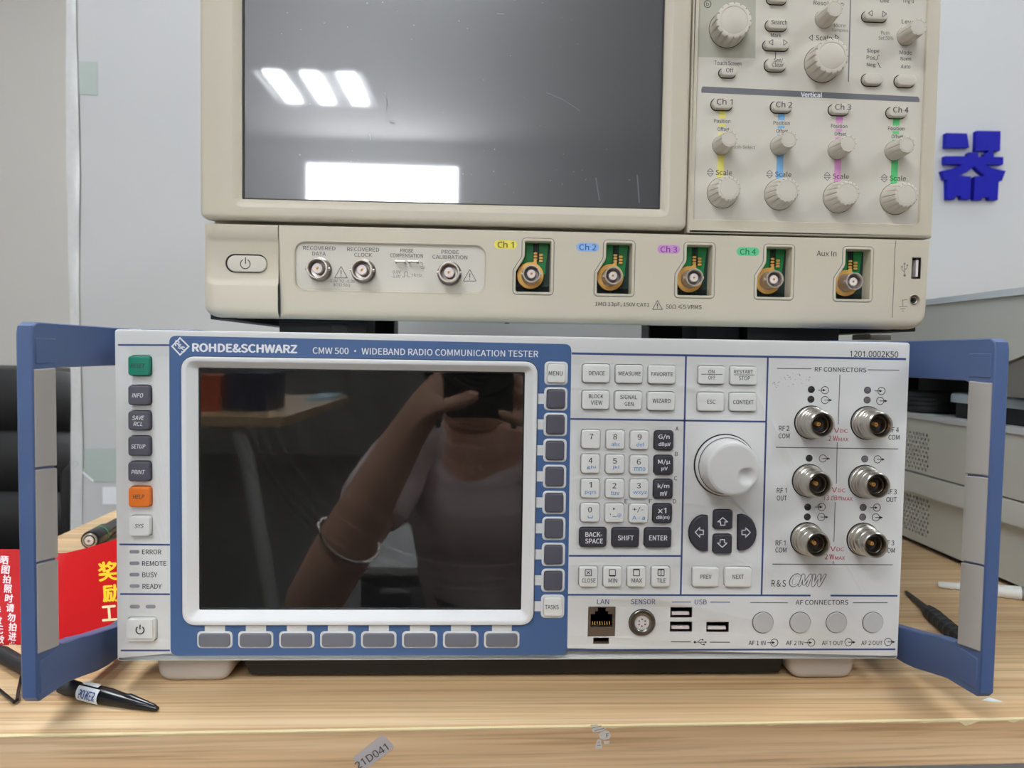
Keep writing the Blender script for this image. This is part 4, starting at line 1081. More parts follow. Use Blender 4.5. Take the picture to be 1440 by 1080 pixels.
for a, b_ in ((SXL + 2.2, SXL + 17), (SXR - 17, SXR - 2.2)):
    build('side_rail', G().box(a, b_, YS + 8, 388, SZ0 - 1.2, 207.5, .8, 2), 'black_rubber', scope)
def pfoot(x0, x1, Y, lab=None):
    a, b_ = onY(x0, 455, Y).x, onY(x1, 460, Y).x
    return build('foot', G().plate(fillet([(a + .8, 176.75), (b_ - .8, 176.75), (b_, 207.5), (a, 207.5)], 1, 2), (), Y, Y + 34, .8, 2), 'black_plastic', scope)
ft = pfoot(391, 518, 82)
a, b_ = onY(466, 455, 82).x, onY(489, 455, 82).x
build('foot_latch', G().plate([(a, 178.3), (b_, 177.6), (b_, SZ0 - 2), (a, SZ0 - 2)], (), 81.2, 83, .3, 1), 'ink_dgrey', ft)
pfoot(978.5, 1042, 88); pfoot(1050, 1182, 84)
a, b_ = onY(1223.5, 470, 125).x, onY(1254, 470, 125).x
build('side_foot', G().box(a, b_, 125, 150, onY(1238, 477.5, 125).z, SZ0 - 1.2, .5), 'instr_dark', scope, label='grey foot hanging clear of the tester')
for a, b_ in ((-170, -110), (170, 215)):
    build('foot', G().box(a if a < 0 else 150, b_ if a < 0 else 205, 345, 380, 176.65, 207.5, 1), 'black_plastic', scope)
for px in (713, 913, 1128):
    c = onY(px, 456 + (px - 713) * .017, YS + 12)
    build('screw', G().lathe(c.x, YS + 12.6, -SZ0, [(1.6, -.4), (1.6, .3), (1.1, .8), (0, .9)], 12).xf(lambda p: (p.x, p.z, -p.y if False else -(p.y))), 'black_plastic', scope)

# controls
SK = []
def skey(x0, y0, x1, y1, p=3.4, name='panel_key'):
    xm, ym = (x0 + x1) / 2, (y0 + y1) / 2
    sx, sy = (xm - 676) * .0078, (495 - ym) * .0078
    a, b_, c, d = prect(x0 + .6, y0 + sy + .6, x1 - sx - .6, y1 - .6, YC)
    h = (d - b_) / 2
    o = rr(a, b_, c, d, h * .92, 6)
    kk = build(name, G().plate(inset(o, .25), (), YC - p, YC + .5, .8, 3), 'scope_key', scope)
    build('key_gap', G().plate(inset(o, -.35), (), YC - .06, YC + .4), 'gap_black', kk)
    return kk
def kt(kk, s, cx, cy, w_, h, p=3.4, **k): ptext(kk, 'ink_dgrey', YC - p, s, cx, cy, w_, h, name='legend', **k)
for r_, s, tx, ty, tw in (((999, 136, 1032.6, 156.2), 'Ch 1', 1019, 143, 22.2), ((1082.5, 140, 1116, 160), 'Ch 2', 1102.6, 147, 22.8), ((1164, 144.5, 1197, 163.5), 'Ch 3', 1185.5, 150.4, 22.5), ((1245, 148.5, 1278, 167.5), 'Ch 4', 1266.7, 154.2, 21.8)):
    kt(skey(*r_), s, tx, ty, tw, 8.6)
kt(skey(1075.3, 25, 1109.5, 45), 'Search', 1095.8, 31.3, 22.7, 6.8)
kk = skey(1074, 80, 1107.8, 102); kt(kk, 'Set/', 1094.5, 85.2, 13, 6.8); kt(kk, 'Clear', 1093.7, 91, 16.6, 6.2)
kt(skey(1010, 93.5, 1037, 110.5), 'Off', 1026.3, 98.5, 10.8, 6.6)
skey(1077, -12, 1109, 7.5)
def tri(par, Y, cx, cy, w_, h, m='ink_dgrey', wd=.8, name='legend'):
    q = [(cx - w_ / 2, cy), (cx + w_ / 2, cy - h / 2), (cx + w_ / 2, cy + h / 2)]
    for a, b_ in zip(q, q[1:] + q[:1]): pstroke(par, m, Y, [a, b_], wd, name=name)
kk = skey(1071.7, 54, 1112, 72.6, name='rocker_key'); tri(kk, YC - 3.4, 1084, 59.5, 5.5, 8); tri(kk, YC - 3.4, 1104.6, 59.8, -5.5, 8)
kk = skey(1211, 13, 1251, 32, name='rocker_key'); tri(kk, YC - 3.4, 1223.7, 18.7, 5.5, 8); tri(kk, YC - 3.4, 1244, 19.8, -5.5, 8)
skey(1210.5, 101, 1244, 122); skey(1256.5, 103, 1290.5, 124)
def scope_knob(px, py, rt, p, rb, nn, name, lab):
    c = onY(px, py, YC - p); sc = abs(onY(px + 10, py, YC - p).x - c.x) / 10
    rt, rb = rt * sc, rb * sc
    def mod(a, q, r): 
        if q < p * .3 or r < rt * .8: return 1
        return 1 - .075 * max(0, cos(nn * a)) ** 10
    rm = rt + (rb - rt) * .3
    k_ = build(name, G().lathe(c.x, c.z, YC, [(rb, 0), (rb, .6), (rb * .985, 1.0), (rb + (rm - rb) * .45, p * .45), (rm, p * .75), (rt * 1.005, p - .7), (rt * .97, p - .25), (rt * .91, p), (rt * .78, p), (rt * .75, p - .25), (rt * .72, p - .05), (0, p + .1)], 96, mod), 'scope_key', scope, label=lab)
    build('knob_shadow_gap', G().lathe(c.x, c.z, YC, [(rb * 1.03, 0), (rb * 1.03, .06), (rb * .9, .06)], 40), 'gap_black', k_)
    g = G()
    for i in range(nn):
        a = 2 * pi * i / nn; r1 = rt * .925
        g.add([(c.x + r1 * cos(a) + .32 * sin(a + t_) * 0 + .3 * cos(t_), YC - p + .12, c.z + r1 * sin(a) + .3 * sin(t_)) for t_ in [j * pi / 3 for j in range(6)]], [(0, 1, 2, 3, 4, 5)])
    build('rim_notch', g, 'scope_line', k_, smooth=0, kind='stuff')
scope_knob(1032.5, 28.3, 24.8, 12.5, 25.5, 16, 'rotary_knob', 'large fluted multipurpose knob')
scope_knob(1170, 78.3, 24, 12.5, 25.5, 16, 'rotary_knob', 'large fluted scale knob')
scope_knob(1174.2, 11.7, 11.6, 14, 12.8, 10, 'small_knob', 'small tall resolution knob'); scope_knob(1292.3, 37.5, 11.6, 13.5, 12.8, 10, 'small_knob', 'small tall level knob')
for x, y in ((1025.8, 195.2), (1109.7, 195.9), (1193.3, 201.8), (1275.8, 203.4)): scope_knob(x, y, 11.6, 14, 13.4, 10, 'small_knob', None)
for x, y in ((1025, 265), (1107.6, 267.5), (1192.4, 271.7), (1274.8, 274)): scope_knob(x, y, 16.8, 12, 21.5, 16, 'scale_knob', None)
def ct(s, cx, cy, w_, h, m='ink_dgrey', **k): ptext(cp, m, YC, s, cx, cy, w_, h, **k)
pfill(cp, 'scope_patch', YC, [(977, -60), (1063.5, -60), (1062, 82), (976, 80)], lift=.03)
pfill(cp, 'bar_grey', YC, [(988, 121.5), (1291, 136), (1293, 139), (1293, 143.8), (986.5, 130.4), (986, 126)], lift=.04)
ct('Vertical', 1141, 133.2, 30, 7, 'ink_white', lift=.1, bold=3)
pstroke(cp, 'bar_grey', YC, [(1197.5, -60), (1193, 115)], 1.6)
pstroke(cp, 'ink_soft', YC, [(1090.5, 72), (1090.5, 82)], 1)
pring(cp, 'ink_dgrey', YC, 995, 5.8, 4.8, 1); ct('b', 995, 5.6, 3.6, 5.8)
for s, cx, cy, w_, h in (('Touch Screen', 1023.5, 88.7, 38, 6.2), ('Mark', 1091.3, 49.6, 15, 5.6), ('Scale', 1158.5, 53.2, 23, 7.6), ('Resolution', 1165, 4.6, 42, 6.6), ('Level', 1278, 30.4, 20, 6.6), ('Slope', 1227.6, 72, 17.5, 7), ('Pos', 1224.5, 81, 12, 5.4), ('Neg', 1225, 91.8, 12.5, 6.4),
                         ('Mode', 1273.7, 73.8, 17.5, 6), ('Norm', 1273.7, 82.8, 15, 5.4), ('Auto', 1273.4, 93.7, 13.5, 5.4), ('Line', 1244, .8, 12, 5.6), ('Trig\'d', 1277, 2.4, 16, 6.4)): ct(s, cx, cy, w_, h)
ct('Push-Select', 1045, 206.6, 34, 5, 'scope_line'); ct('More', 1181, 35.8, 16, 5, 'scope_line'); ct('Samples', 1181, 43, 23, 5.6, 'scope_line'); ct('Push', 1245, 46, 12, 5.4, 'scope_line'); ct('Set 50%', 1245.8, 53.7, 21, 5.2, 'scope_line')
tri(cp, YC, 1140, 53, 5, 8, name='printed_lettering'); tri(cp, YC, 1177, 52.6, -5, 8, name='printed_lettering')
pstroke(cp, 'ink_dgrey', YC, [(1231, 84), (1233, 84), (1235, 78), (1237, 78)], .9); pstroke(cp, 'ink_dgrey', YC, [(1233, 88.5), (1235, 88.5), (1237, 94.5), (1239, 94.5)], .9)
for cnm, xt, xb, yk, py, oy, sy, tx, ox in (('yellow', 1016, 1012.7, 156, 170.2, 181.5, 242.6, 1015.6, 1017.3), ('blue', 1099, 1095.8, 160, 173, 184.2, 245, 1099, 1099.7), ('magenta', 1180.5, 1177, 163.5, 177.2, 188.2, 247.9, 1180, 1181.7), ('green', 1260.5, 1256.7, 167.5, 180.6, 191.7, 250.6, 1260.2, 1261.8)):
    def xat(y): return xt + (xb - xt) * (y - yk) / 100
    for y0, y1 in ((yk, py - 3.8), (py + 3.8, oy - 3.6), (oy + 5, sy + 20)):
        pfill(cp, 'stripe_' + cnm, YC, [(xat(y0) - 4.8, y0), (xat(y0) + 4.8, y0), (xat(y1) + 4.8, y1), (xat(y1) - 4.8, y1)], lift=.04)
    ct('Position', tx, py, 23, 5.6); ct('Offset', ox, oy, 16.5, 5.6); ct('Scale', tx + 2.2, sy, 23, 7.6, lift=.1)
    cx = tx - 16.8
    for sg in (-1, 1):
        q = [(cx, sy + sg * 5.6), (cx + 4.4, sy + sg * 1.3), (cx - 4.4, sy + sg * 1.3)]
        for a, b_ in zip(q, q[1:] + q[:1]): pstroke(cp, 'ink_soft', YC, [a, b_], .8)

# ------------------------------------------------------------------ white board with the blue character behind the bench
BY = 620.0
board = thing('display_board', (450, BY, ZF), 'large pale grey display board standing behind the bench', 'board')
bxl = onY(110, 300, BY).x
build('panel', G().plate(rr(bxl, ZF, 1750, 860, 0), (), BY, BY + 8, .4, 1), 'board_grey', board)
def taped(u, v):
    z = -420 + 1279 * v; x0 = bxl - 13 + 1.4 * sin(z * .011) + (-3 if 20 < z < 60 else 0) * 0
    x1_ = bxl + 1.6 + 1.2 * sin(z * .016 + 1)
    return (x0 + (x1_ - x0) * u, BY - 1.2 - 1.0 * sin(pi * u) - .5 * sin(z * .05 + 3 * u), z)
build('edge_tape', G().sheet(taped, 5, 90), 'tape_pale', board, label='crinkled pale tape along the board edge')
build('tape_shadow', G().tube([(bxl + 2.4 + 1.5 * sin(z * .016 + 1), BY - .4, z) for z in range(0, 861, 40)], .5, 6), 'scope_line', board)  # thin dark line drawn as the tape's shadow on the board
build('tape_patch', G().plate(rr(*prect(110.5, 86.5, 137.5, 133.5, BY), 1, 1), (), BY - .5, BY + .2), 'tape_green', board, label='greenish piece of tape')
build('grey_strip', G().plate(P2([(114.5, 630.5), (153, 630), (260, 628), (260, 677), (131, 677), (114.5, 664)], BY), (), BY - .6, BY + .2), 'tape_green', board)
build('white_strip', G().plate(P2([(114, 663.5), (116, 662), (132.5, 675.5), (131, 677.5)], BY), (), BY - 1.0, BY - .5), 'ink_white', board)
build('white_patch', G().plate(rr(*prect(144.5, 685, 170, 709, BY), .5, 1), (), BY - .6, BY + .2), 'ink_white', board)
build('white_clip', G().plate(P2([(105.8, 514), (109, 514), (109.5, 525.5), (107, 525.5)], BY), (), BY - 2.4, BY - 1.5), 'ink_white', board)
c = onY(107.2, 652, BY)
build('eyelet', G().lathe(c.x, c.z, BY - 2, [(4.2, 0), (4.2, .6), (3.2, .6), (3.2, 0)], 20), 'tape_green', board)
ch = thing('wall_character', tuple(onY(1367, 234, BY)), 'blue cut-out Chinese character mounted on the pale grey board', 'sign letter')
def q9(pts): return P2([(1310 + x / 9, 170 + y / 9) for x, y in pts], BY - 4)
STK = [[(165, 163), (428, 168), (455, 347), (158, 347)], [(548, 135), (852, 138), (845, 386), (537, 386)],
       [(148, 455), (437, 455), (447, 408), (570, 408), (572, 462), (640, 462), (645, 425), (690, 408), (697, 380), (755, 380), (768, 462), (887, 465), (884, 560), (660, 562), (735, 602), (915, 642), (868, 765), (828, 765),
        (815, 1008), (708, 1008), (698, 972), (622, 972), (612, 1010), (513, 1008), (523, 710), (655, 706), (585, 650), (516, 582), (430, 655), (325, 702), (477, 712), (468, 1002), (358, 1000), (348, 955), (280, 962), (272, 1000), (178, 1000), (176, 745), (142, 745), (107, 640), (230, 615), (368, 562), (148, 556)]]
for q in STK: build('stroke', G().plate(q9(q), (), BY - 8, BY - .1, .3, 1), 'letter_blue', ch)

# ------------------------------------------------------------------ stacked grey instruments on the right
def side_panel(X, y0, y1, z0, z1, rows, zr0, zr1, ymax):
    hs = []
    for r_ in range(rows):
        z = zr0 + (zr1 - zr0) * r_ / (rows - 1)
        for k in range(16):
            y = ymax - (2.6 if r_ % 2 else 0) + 5.3 * k
            hs.append([(y + 1.75 * cos(a * pi / 3), z + 1.75 * sin(a * pi / 3)) for a in range(6)])
    g = G().plate(rr(y0, z0, y1, z1, 0), hs, 0, 2.2)
    return g.xf(lambda p: (X + p.y, p.x, p.z))
lo = thing('lower_instrument', (610, 250, ZT), 'grey perforated instrument standing directly on the bench at the right', 'test instrument')
build('case', G().box(407, 820, 22, 470, ZT + 6, 57.5, 1), 'instr_grey', lo)
build('perforated_side', side_panel(404, 20, 468, ZT + 5, 38, 9, 0, 33, 273), 'instr_grey', lo)
build('side_backing', G().box(406.4, 407.2, 24, 466, ZT + 8, 37), 'gap_black', lo)
build('side_rail', G().extr([(397.5, 39), (397.5, 41), (400.5, 57), (408, 58.5), (408, 38), (404, 38)], 'z', 20, 468).xf(lambda p: (p.x, p.z, p.y)), 'instr_grey', lo, label='projecting rail along the side')
build('front_bezel', G().plate(rr(404, ZT + 5, 822, 58, 4, 3), (), 4, 22, 2, 2), 'instr_dark', lo)
for x in (430, 790):
    for y in (60, 430): build('foot', G().lathe(x, y, -ZT, [(12, 0), (12, -6.5), (0, -6.5)], 16).xf(lambda p: (p.x, p.z, -(p.y) )) if False else G().box(x - 12, x + 12, y - 12, y + 12, ZT, ZT + 6.5, .8), 'black_rubber', lo)
build('bottom_skirt', G().box(410, 815, 30, 460, ZT + .6, ZT + 6, .3), 'black_plastic', lo)
up = thing('perforated_instrument', (610, 250, 58.6), 'grey perforated instrument lying on the lowest one, black gear on its top', 'test instrument')
build('case', G().box(403.5, 820, 22, 470, 59.2, 112, 1), 'instr_grey', up)
build('perforated_side', side_panel(401, 20, 468, 58.8, 110, 9, 63, 96, 273), 'instr_grey', up)
build('side_backing', G().box(402.8, 403.6, 24, 466, 61, 108), 'gap_black', up)
build('top_lid', G().box(399.4, 822, 18, 472, 110.4, 115, .8, 2), 'cap_grey', up, label='pale lid edge')
build('front_bezel', G().plate(rr(401, 59, 822, 114, 4, 3), (), 4, 20, 2, 2), 'instr_dark', up)
big = thing('large_instrument', (610, 300, 115), 'large smooth grey instrument on top of the right-hand stack', 'test instrument')
build('case', G().extr([(470, 155), (470, 219), (66, 219), (66, 182), (152, 172.5), (172, 166.5), (186, 155)], 'x', 398, 820), 'instr_grey', big)
build('front_bezel', G().extr([(184, 146.5), (170.5, 165.8), (151, 171.6), (60, 181.5), (50, 176), (50, 141), (60, 139), (172, 139)], 'x', 400, 818), 'instr_dark', big)
build('white_lid', G().extr([(472, 219.2), (472, 223), (60, 225.5), (52, 222), (60, 219.2)], 'x', 395.5, 822), 'instr_lid', big, label='white lid sheet')
for x, y in ((440, 385), (440, 452), (760, 120), (790, 440)):
    build('foot', G().box(x - 14, x + 14, y - 14, y + 14, 115, 155.5, 2), 'black_rubber', big)
t = thing('keyboard_tray', (520, 180, 115), 'pale rounded slab lying in the dark gap of the grey stack', 'tray')
build('slab', G().plate(fillet([(407, 95), (700, 95), (700, 268), (407, 268)], [16, 16, 16, 30], 6), (), -137.5, -129.5, 2.5, 4).xf(lambda p: (p.x, p.z, -p.y)), 'mouse_grey', t)
build('stand', G().box(416, 690, 110, 255, 115.05, 129.6, 1), 'black_plastic', t)
t = thing('dark_gap_filler', (640, 370, 115), 'flat black filler added to keep the gap in the grey stack dark', 'box')  # added black filler, hides the lit board so the gap stays dark
build('body', G().box(480, 770, 280, 425, 115.05, 150, 2, 2), 'black_plastic', t)
build('front_lip', G().box(484, 766, 276, 280.5, 119, 146, 1), 'black_gloss', t)
g = G()
for k in range(4):
    pts = [(434 + 9 * sin(a * pi / 9 + k) * .2 + 26 * cos(a * pi / 9), 318 + 26 * sin(a * pi / 9) + 2 * k, 119.2 + 4.2 * k) for a in range(19)]
    g.tube(pts, 4.1, 10)
build('coiled_lead', g, 'black_rubber', None, label='coil of thick black lead on the perforated instrument', cat='cable')

# ------------------------------------------------------------------ small things on the bench
def along(p0, p1, t, dz=0): return tuple(Vector(p0).lerp(Vector(p1), t) + Vector((0, 0, dz)))
# probe on the right
A = onZ(1274, 832, -12.4); B = onZ(1378, 922, -8.5)
pr = thing('test_probe', tuple(along(A, B, .6)[:2]) + (ZT,), 'black ribbed test probe on the bench beside the right handle', 'probe')
D = (B - A); Ln = D.length
def ta(*ts): return [A + D * t for t in ts]
build('tip', G().tube(ta(0, .02, .34, .36), [.9, 1.3, 2.7, 3.0], 12), 'black_plastic', pr)
build('body', G().tube(ta(.355, .37, .42, .90, .95, 1.0), [3.4, 4.8, 5.2, 5.2, 4.2, 3.2], 8), 'black_rubber', pr)
for k in range(6):
    build('grip_rib', G().tube(ta(.45 + .07 * k, .462 + .07 * k, .478 + .07 * k, .49 + .07 * k), [5.1, 5.45, 5.45, 5.1], 12, False), 'black_plastic', pr)
# white marker
A2 = onZ(1319.5, 822, -11.6); B2 = onZ(1440, 834.5, -8.8); D2 = B2 - A2
pn = thing('marker_pen', tuple(A2.lerp(B2, .5))[:2] + (ZT,), 'white marker pen with grey cap in front of the grey stack', 'pen')
build('barrel', G().tube([A2 + D2 * t for t in (0, .01, .3, .6, .97)], [2.1, 2.4, 3.1, 4.7, 5.1], 18), 'pen_white', pn)
build('cap', G().tube([A2 + D2 * t for t in (.965, .975, 1.35, 1.38)], [5.0, 5.2, 5.1, 4.4], 18), 'pen_cap', pn)
# probe with the handwritten tag
A3 = onZ(97, 966, -9.3); B3 = onZ(221.5, 997, -12.6); D3 = B3 - A3
pw = thing('tagged_probe', tuple(A3.lerp(B3, .4))[:2] + (ZT,), 'black tapered probe with a handwritten white tag under the left handle', 'probe')
def flat(g, zc=None): return g.xf(lambda p: (p.x, p.y, ZT + .15 + (p.z - ZT) * .92))
build('body', flat(G().tube([A3 + D3 * t for t in (.13, .16, .30, .45, .75, .97, 1.0)], [3.0, 3.9, 4.7, 4.6, 3.2, 1.7, 1.2], 14)), 'black_gloss', pw)
build('strain_relief', flat(G().tube([A3 + D3 * t for t in (-.10, -.075, 0, .10, .15)], [2.4, 3.9, 4.3, 4.0, 3.0], 14)), 'black_rubber', pw)
nrm = Vector((-D3.y, D3.x, 0)).normalized(); ax = D3.normalized()
def on_probe(s, a, r): return tuple(A3 + D3 * s + nrm * (r * cos(a)) + Vector((0, 0, 1)) * (r * sin(a)))
# upper clip half
build('clip_lever', flat(G().tube([on_probe(.62, 1.55, 2.4), on_probe(.70, 1.55, 3.2), on_probe(.97, 1.55, 1.3)], [1.5, 1.6, .9], 10)), 'black_gloss', pw)
# tag wraps the upper front side of the body
def tagfn(u, v):
    s = .17 + .24 * u; a = radians(218 - 98 * v); r = 5.15 - .3 * abs(u - .6)
    p = on_probe(s + .035 * v * 0, a, r); return (p[0], p[1], max(ZT + .3, ZT + .15 + (p[2] - ZT) * .95))
tg = build('paper_tag', G().sheet(tagfn, 8, 8), 'paper', pw, label='white handwritten tag')
x0 = Vector(tagfn(0, .5)); 
def wtag(x, y, z):
    p = Vector(tagfn(x, z)); q = Vector(tagfn(x, min(1, z + .05))) - Vector(tagfn(x, max(0, z - .05))); r = Vector(tagfn(min(1, x + .05), z)) - Vector(tagfn(max(0, x - .05), z))
    n_ = r.cross(q).normalized(); n_ = n_ if n_.y < 0 else -n_
    return tuple(p + n_ * .14)
text(tg, 'txt_blue', 0, 'POWER', (.12, .25, .9, .8), bold=1, shear=.2, warp=wtag, name='handwriting')
build('clear_tape', G().sheet(lambda u, v: on_probe(.20 + .17 * u, radians(112 - 30 * v), 5.0), 6, 3), 'tape_pale', pw, label='shiny clear tape')
# leads at the far left
def zt_(px, py, z): return tuple(onZ(px, py, z))
build('thick_lead', G().tube([zt_(-90, 905, -8), zt_(-30, 912, -8), zt_(5, 921, -8.5), zt_(30, 935, -9), zt_(60, 955, -9.5), tuple(A3 - D3 * .2 + Vector((0, 0, 0))), tuple(A3 - D3 * .09)], [4.6, 4.6, 4.6, 4.2, 3.2, 2.4, 2.2], 12), 'black_rubber', pw)
build('wire_loop', G().tube([zt_(-60, 930, -13), zt_(-25, 955, -13), zt_(0, 971, -13), zt_(12, 981, -12.8), zt_(20, 987.5, -12.5), zt_(24, 984, -12), zt_(26, 970, -11), zt_(30, 952, -12), zt_(45, 930, -13)], .85, 8), 'black_gloss', None, label='thin black wire loop at the foot of the left handle', cat='wire')
# BNC lead
A4 = onZ(126, 760, -5.8); B4 = onZ(172, 734, -5.8); D4 = B4 - A4; d4 = D4.normalized()
bl = thing('coaxial_lead', (A4.x, A4.y, ZT), 'black coaxial lead with silver plug lying behind the red card', 'cable')
build('sleeve', G().tube([A4 + d4 * t for t in (.5, 1, 2, 30, 34, 60, 62)], [7.3, 7.9, 8.1, 8.1, 6.6, 6.6, 6.0], 20), 'black_gloss', bl)
build('plug_shell', G().tube([A4 + d4 * t for t in (9, .2, -.4)], [6.6, 6.4, 6.0], 20, True), 'silver', bl)
build('plug_ring', G().tube([A4 + d4 * t for t in (0, -.6, -.9)], [5.2, 5.0, 4.4], 18), 'black_plastic', bl)
build('plug_core', G().tube([A4 + d4 * t for t in (0, -1.2, -1.6)], [4.2, 3.9, 3.0], 16), 'ptfe', bl)
build('plug_pin', G().tube([A4 + d4 * t for t in (0, -2.2)], [1.3, 1.1], 10), 'silver_dark', bl)
build('green_band', G().tube([A4 + d4 * t for t in (18, 20)], [8.25, 8.25], 20, False), 'green_mark', bl)
q0 = A4 + d4 * 60
build('lead', G().tube([q0, q0 + d4 * 60 + Vector((0, 0, -1)), (-250, 470, -9), (-180, 535, -10), (0, 560, -10), (150, 560, -10)], [4.2, 4, 3.9, 3.9, 3.9, 3.9], 12), 'black_rubber', bl)
# red card, curled and leaning
TOPX = [(-140, 768), (-60, 770), (0, 773), (25, 775.5), (55, 782), (80, 783.5), (110, 776), (155, 762), (210, 742)]
CY = 66.0
TOPP = [onY(a, b, CY + 26) for a, b in TOPX]
def card_top(x):
    pts = TOPP
    for p, q in zip(pts, pts[1:]):
        if x <= q.x: 
            t = (x - p.x) / (q.x - p.x); t = max(0, t)
            return p.z + (q.z - p.z) * t
    return pts[-1].z
def card(x, v):
    zt = card_top(x); z = ZT + .2 + (zt - ZT) * v
    y = CY - 14 + 40 * v ** 1.3 + 5 * sin((x + 340) * .035) * v + 3 * cos((x + 300) * .05)
    return Vector((x, y, z))
CX0, CX1 = onY(-75, 800, CY + 20).x, -236.5
NU, NV = 40, 14
g = G().sheet(lambda u, v: tuple(card(CX0 + (CX1 - CX0) * u, v)), NU, NV)
g.sheet(lambda u, v: tuple(card(CX0 + (CX1 - CX0) * u, v) + Vector((0, .35, 0))), NU, NV, True)
rc = build('red_card', g, 'card_red', None, label='red printed card with yellow and white Chinese lettering behind the left handle', cat='card')
def onto_card(px, py):
    """pixel -> card surface point (x, v)"""
    d = ray(px, py)
    def err(t):
        p = C0 + d * (t / d.y)
        v = (p.z - ZT) / max(1, card_top(p.x) - ZT)
        return p.y - card(p.x, max(0, min(1, v))).y, p
    lo_, hi_ = 410.0, 530.0
    for i in range(11):
        md = (lo_ + hi_) / 2
        if err(md)[0] < 0: lo_ = md
        else: hi_ = md
    return err((lo_ + hi_) / 2)[1]
def wcard(x, y, z):           # x,z are pixels here
    p = onto_card(x, -z); return tuple(p + Vector((0, -.25, 0)))
def cjk(s, px, py, w_, h_, m, rot=0, bold=2.0):
    text(rc, m, 0, s, (px - w_ / 2, -(py + h_ / 2), px + w_ / 2, -(py - h_ / 2)), bold=bold, rot=rot, warp=wcard)
for i, s in enumerate('晒图拍照时请勿拍进此卡'):
    cjk(s, 6.5 + 1.65 * i if i < 8 else 17.5 + .3 * (i - 7), 787.5 + 13.4 * i, 11.5, 12, 'card_white', -.1)
for i, s in enumerate('否则拍进会导致无效'):
    cjk(s, -12 + 1.6 * i, 790 + 13.6 * i, 11.5, 12, 'card_white', -.1)
for s, px, py, m, sz in (('奖', 152, 803, 'card_yellow', 28), ('励', 156.5, 834, 'card_yellow', 25), ('工', 154, 862, 'card_cream', 22)): cjk(s, px, py, sz, sz, m, .08, 2.5)
# labels and scraps on the bench edge
def edge_uz(px, py):
    p = onY(px, py, -45.5); return (p.x + .9, p.z)
pts = [edge_uz(300 + x / 4.5, 880 + y / 4.5) for x, y in ((866, 832), (1062, 683), (1137, 765), (941, 914))]
stk = build('asset_sticker', G().plate(fillet(pts, 1.6, 4), (), -1.15, -.9).xf(tbx), 'sticker_grey', None, label='grey rounded sticker reading 21D041 on the bench edge', cat='sticker')
c = edge_uz(300 + 990 / 4.5, 880 + 822 / 4.5)
text(stk, 'ink_dgrey', -1.2, '21D041', (c[0] - 8.8, c[1] - 1.85, c[0] + 8.8, c[1] + 1.85), rot=radians(33.5), warp=lambda x, y, z: tuple(tb(x, y, z)))
g = G()
for q in (((828, 1021.5), (838, 1020.8), (841, 1024), (847, 1025.5), (850, 1023), (851, 1026), (846, 1030), (838, 1031.5), (832, 1032)), ((843, 1032), (850, 1030), (855, 1032), (857, 1037), (855.5, 1041), (848, 1043), (842, 1041), (840, 1036)), ((839, 1042), (843.5, 1043), (845, 1055), (835, 1055.5), (836, 1049)), ((847, 1045), (855.5, 1045), (855, 1048.5), (848, 1049))):
    g.plate([edge_uz(*p) for p in q], (), -1.05, -.9)
tr = build('torn_label', g.xf(tbx), 'residue', None, label='torn remains of a pale label on the bench edge', cat='label', kind='stuff')
def eu(a): return [edge_uz(*p) for p in a]
for a, b_ in (((830, 1026.5), (844, 1023)), ((834, 1030), (848, 1026.5)), ((851, 1034), (851, 1040)), ((851, 1034.3), (854, 1034.3)), ((851, 1037), (853.6, 1037)), ((838.5, 1046), (842, 1046)), ((838, 1050.5), (843, 1050.5))):
    q = eu((a, b_)); poly2(tr, 'ink_soft', -1.1, [stroke_loops(q, .3)], warp=lambda x, y, z: tuple(tb(x, y, z)))
pts = [tuple(onZ(a, b, ZT + .02)) for a, b in ((1380, 985), (1391, 982), (1411, 986.5), (1401, 987.5))]
g = G(); g.add([(x, y, ZT + .05 + .5 * (i % 2)) for i, (x, y, z) in enumerate(pts)] + [(x, y, ZT + .02) for x, y, z in pts], [(0, 1, 2, 3), (7, 6, 5, 4), (0, 4, 5, 1), (1, 5, 6, 2), (2, 6, 7, 3), (3, 7, 4, 0)])
build('paper_scrap', g, 'paper', None, smooth=0, label='tiny white paper scrap under the tip of the right handle', cat='paper')

# ------------------------------------------------------------------ black chair to the left behind the bench
oc = thing('office_chair', (-1010, 1060, ZF), 'black leather office chair behind the left handle', 'chair')
def backrest(u, v, side):
    x = -1290 + 560 * u; z = -230 + 352 * v
    pad = 26 * sin(pi * min(1, max(0, u))) ** .5 + 16 * abs(sin(pi * (v * 3.0))) ** .6
    ex = 30 * (1 - abs(2 * u - 1) ** 4)
    zz = z - 24 * abs(2 * u - 1) ** 5 * v
    return (x, 1000 + (40 - pad if side < 0 else 60 + ex), zz)
g = G().sheet(lambda u, v: backrest(u, v, -1), 20, 30); g.sheet(lambda u, v: backrest(u, v, 1), 20, 30, True)
g.sheet(lambda u, v: tuple(Vector(backrest(u, 1, -1)).lerp(Vector(backrest(u, 1, 1)), v) + Vector((0, 0, 6 * sin(pi * v)))), 20, 4)
for u in (0, 1): g.sheet(lambda s, v, u=u: tuple(Vector(backrest(u, v, -1)).lerp(Vector(backrest(u, v, 1)), s)), 3, 30, bool(u))
build('backrest', g, 'leather', oc)
build('seat', G().plate(rr(-1280, -330, -740, -235, 40, 6), (), 860, 1330, 30, 4), 'leather', oc)
for x in (-1305, -715):
    build('armrest', G().tube([(x, 1010, -60), (x, 985, -40), (x, 930, -40), (x, 880, -60), (x, 872, -120), (x, 900, -240), (x, 960, -290)], [26, 30, 32, 30, 24, 22, 22], 14), 'leather', oc)
build('gas_lift', G().tube([(-1010, 1080, -700), (-1010, 1080, -320)], [30, 26], 16), 'black_plastic', oc)
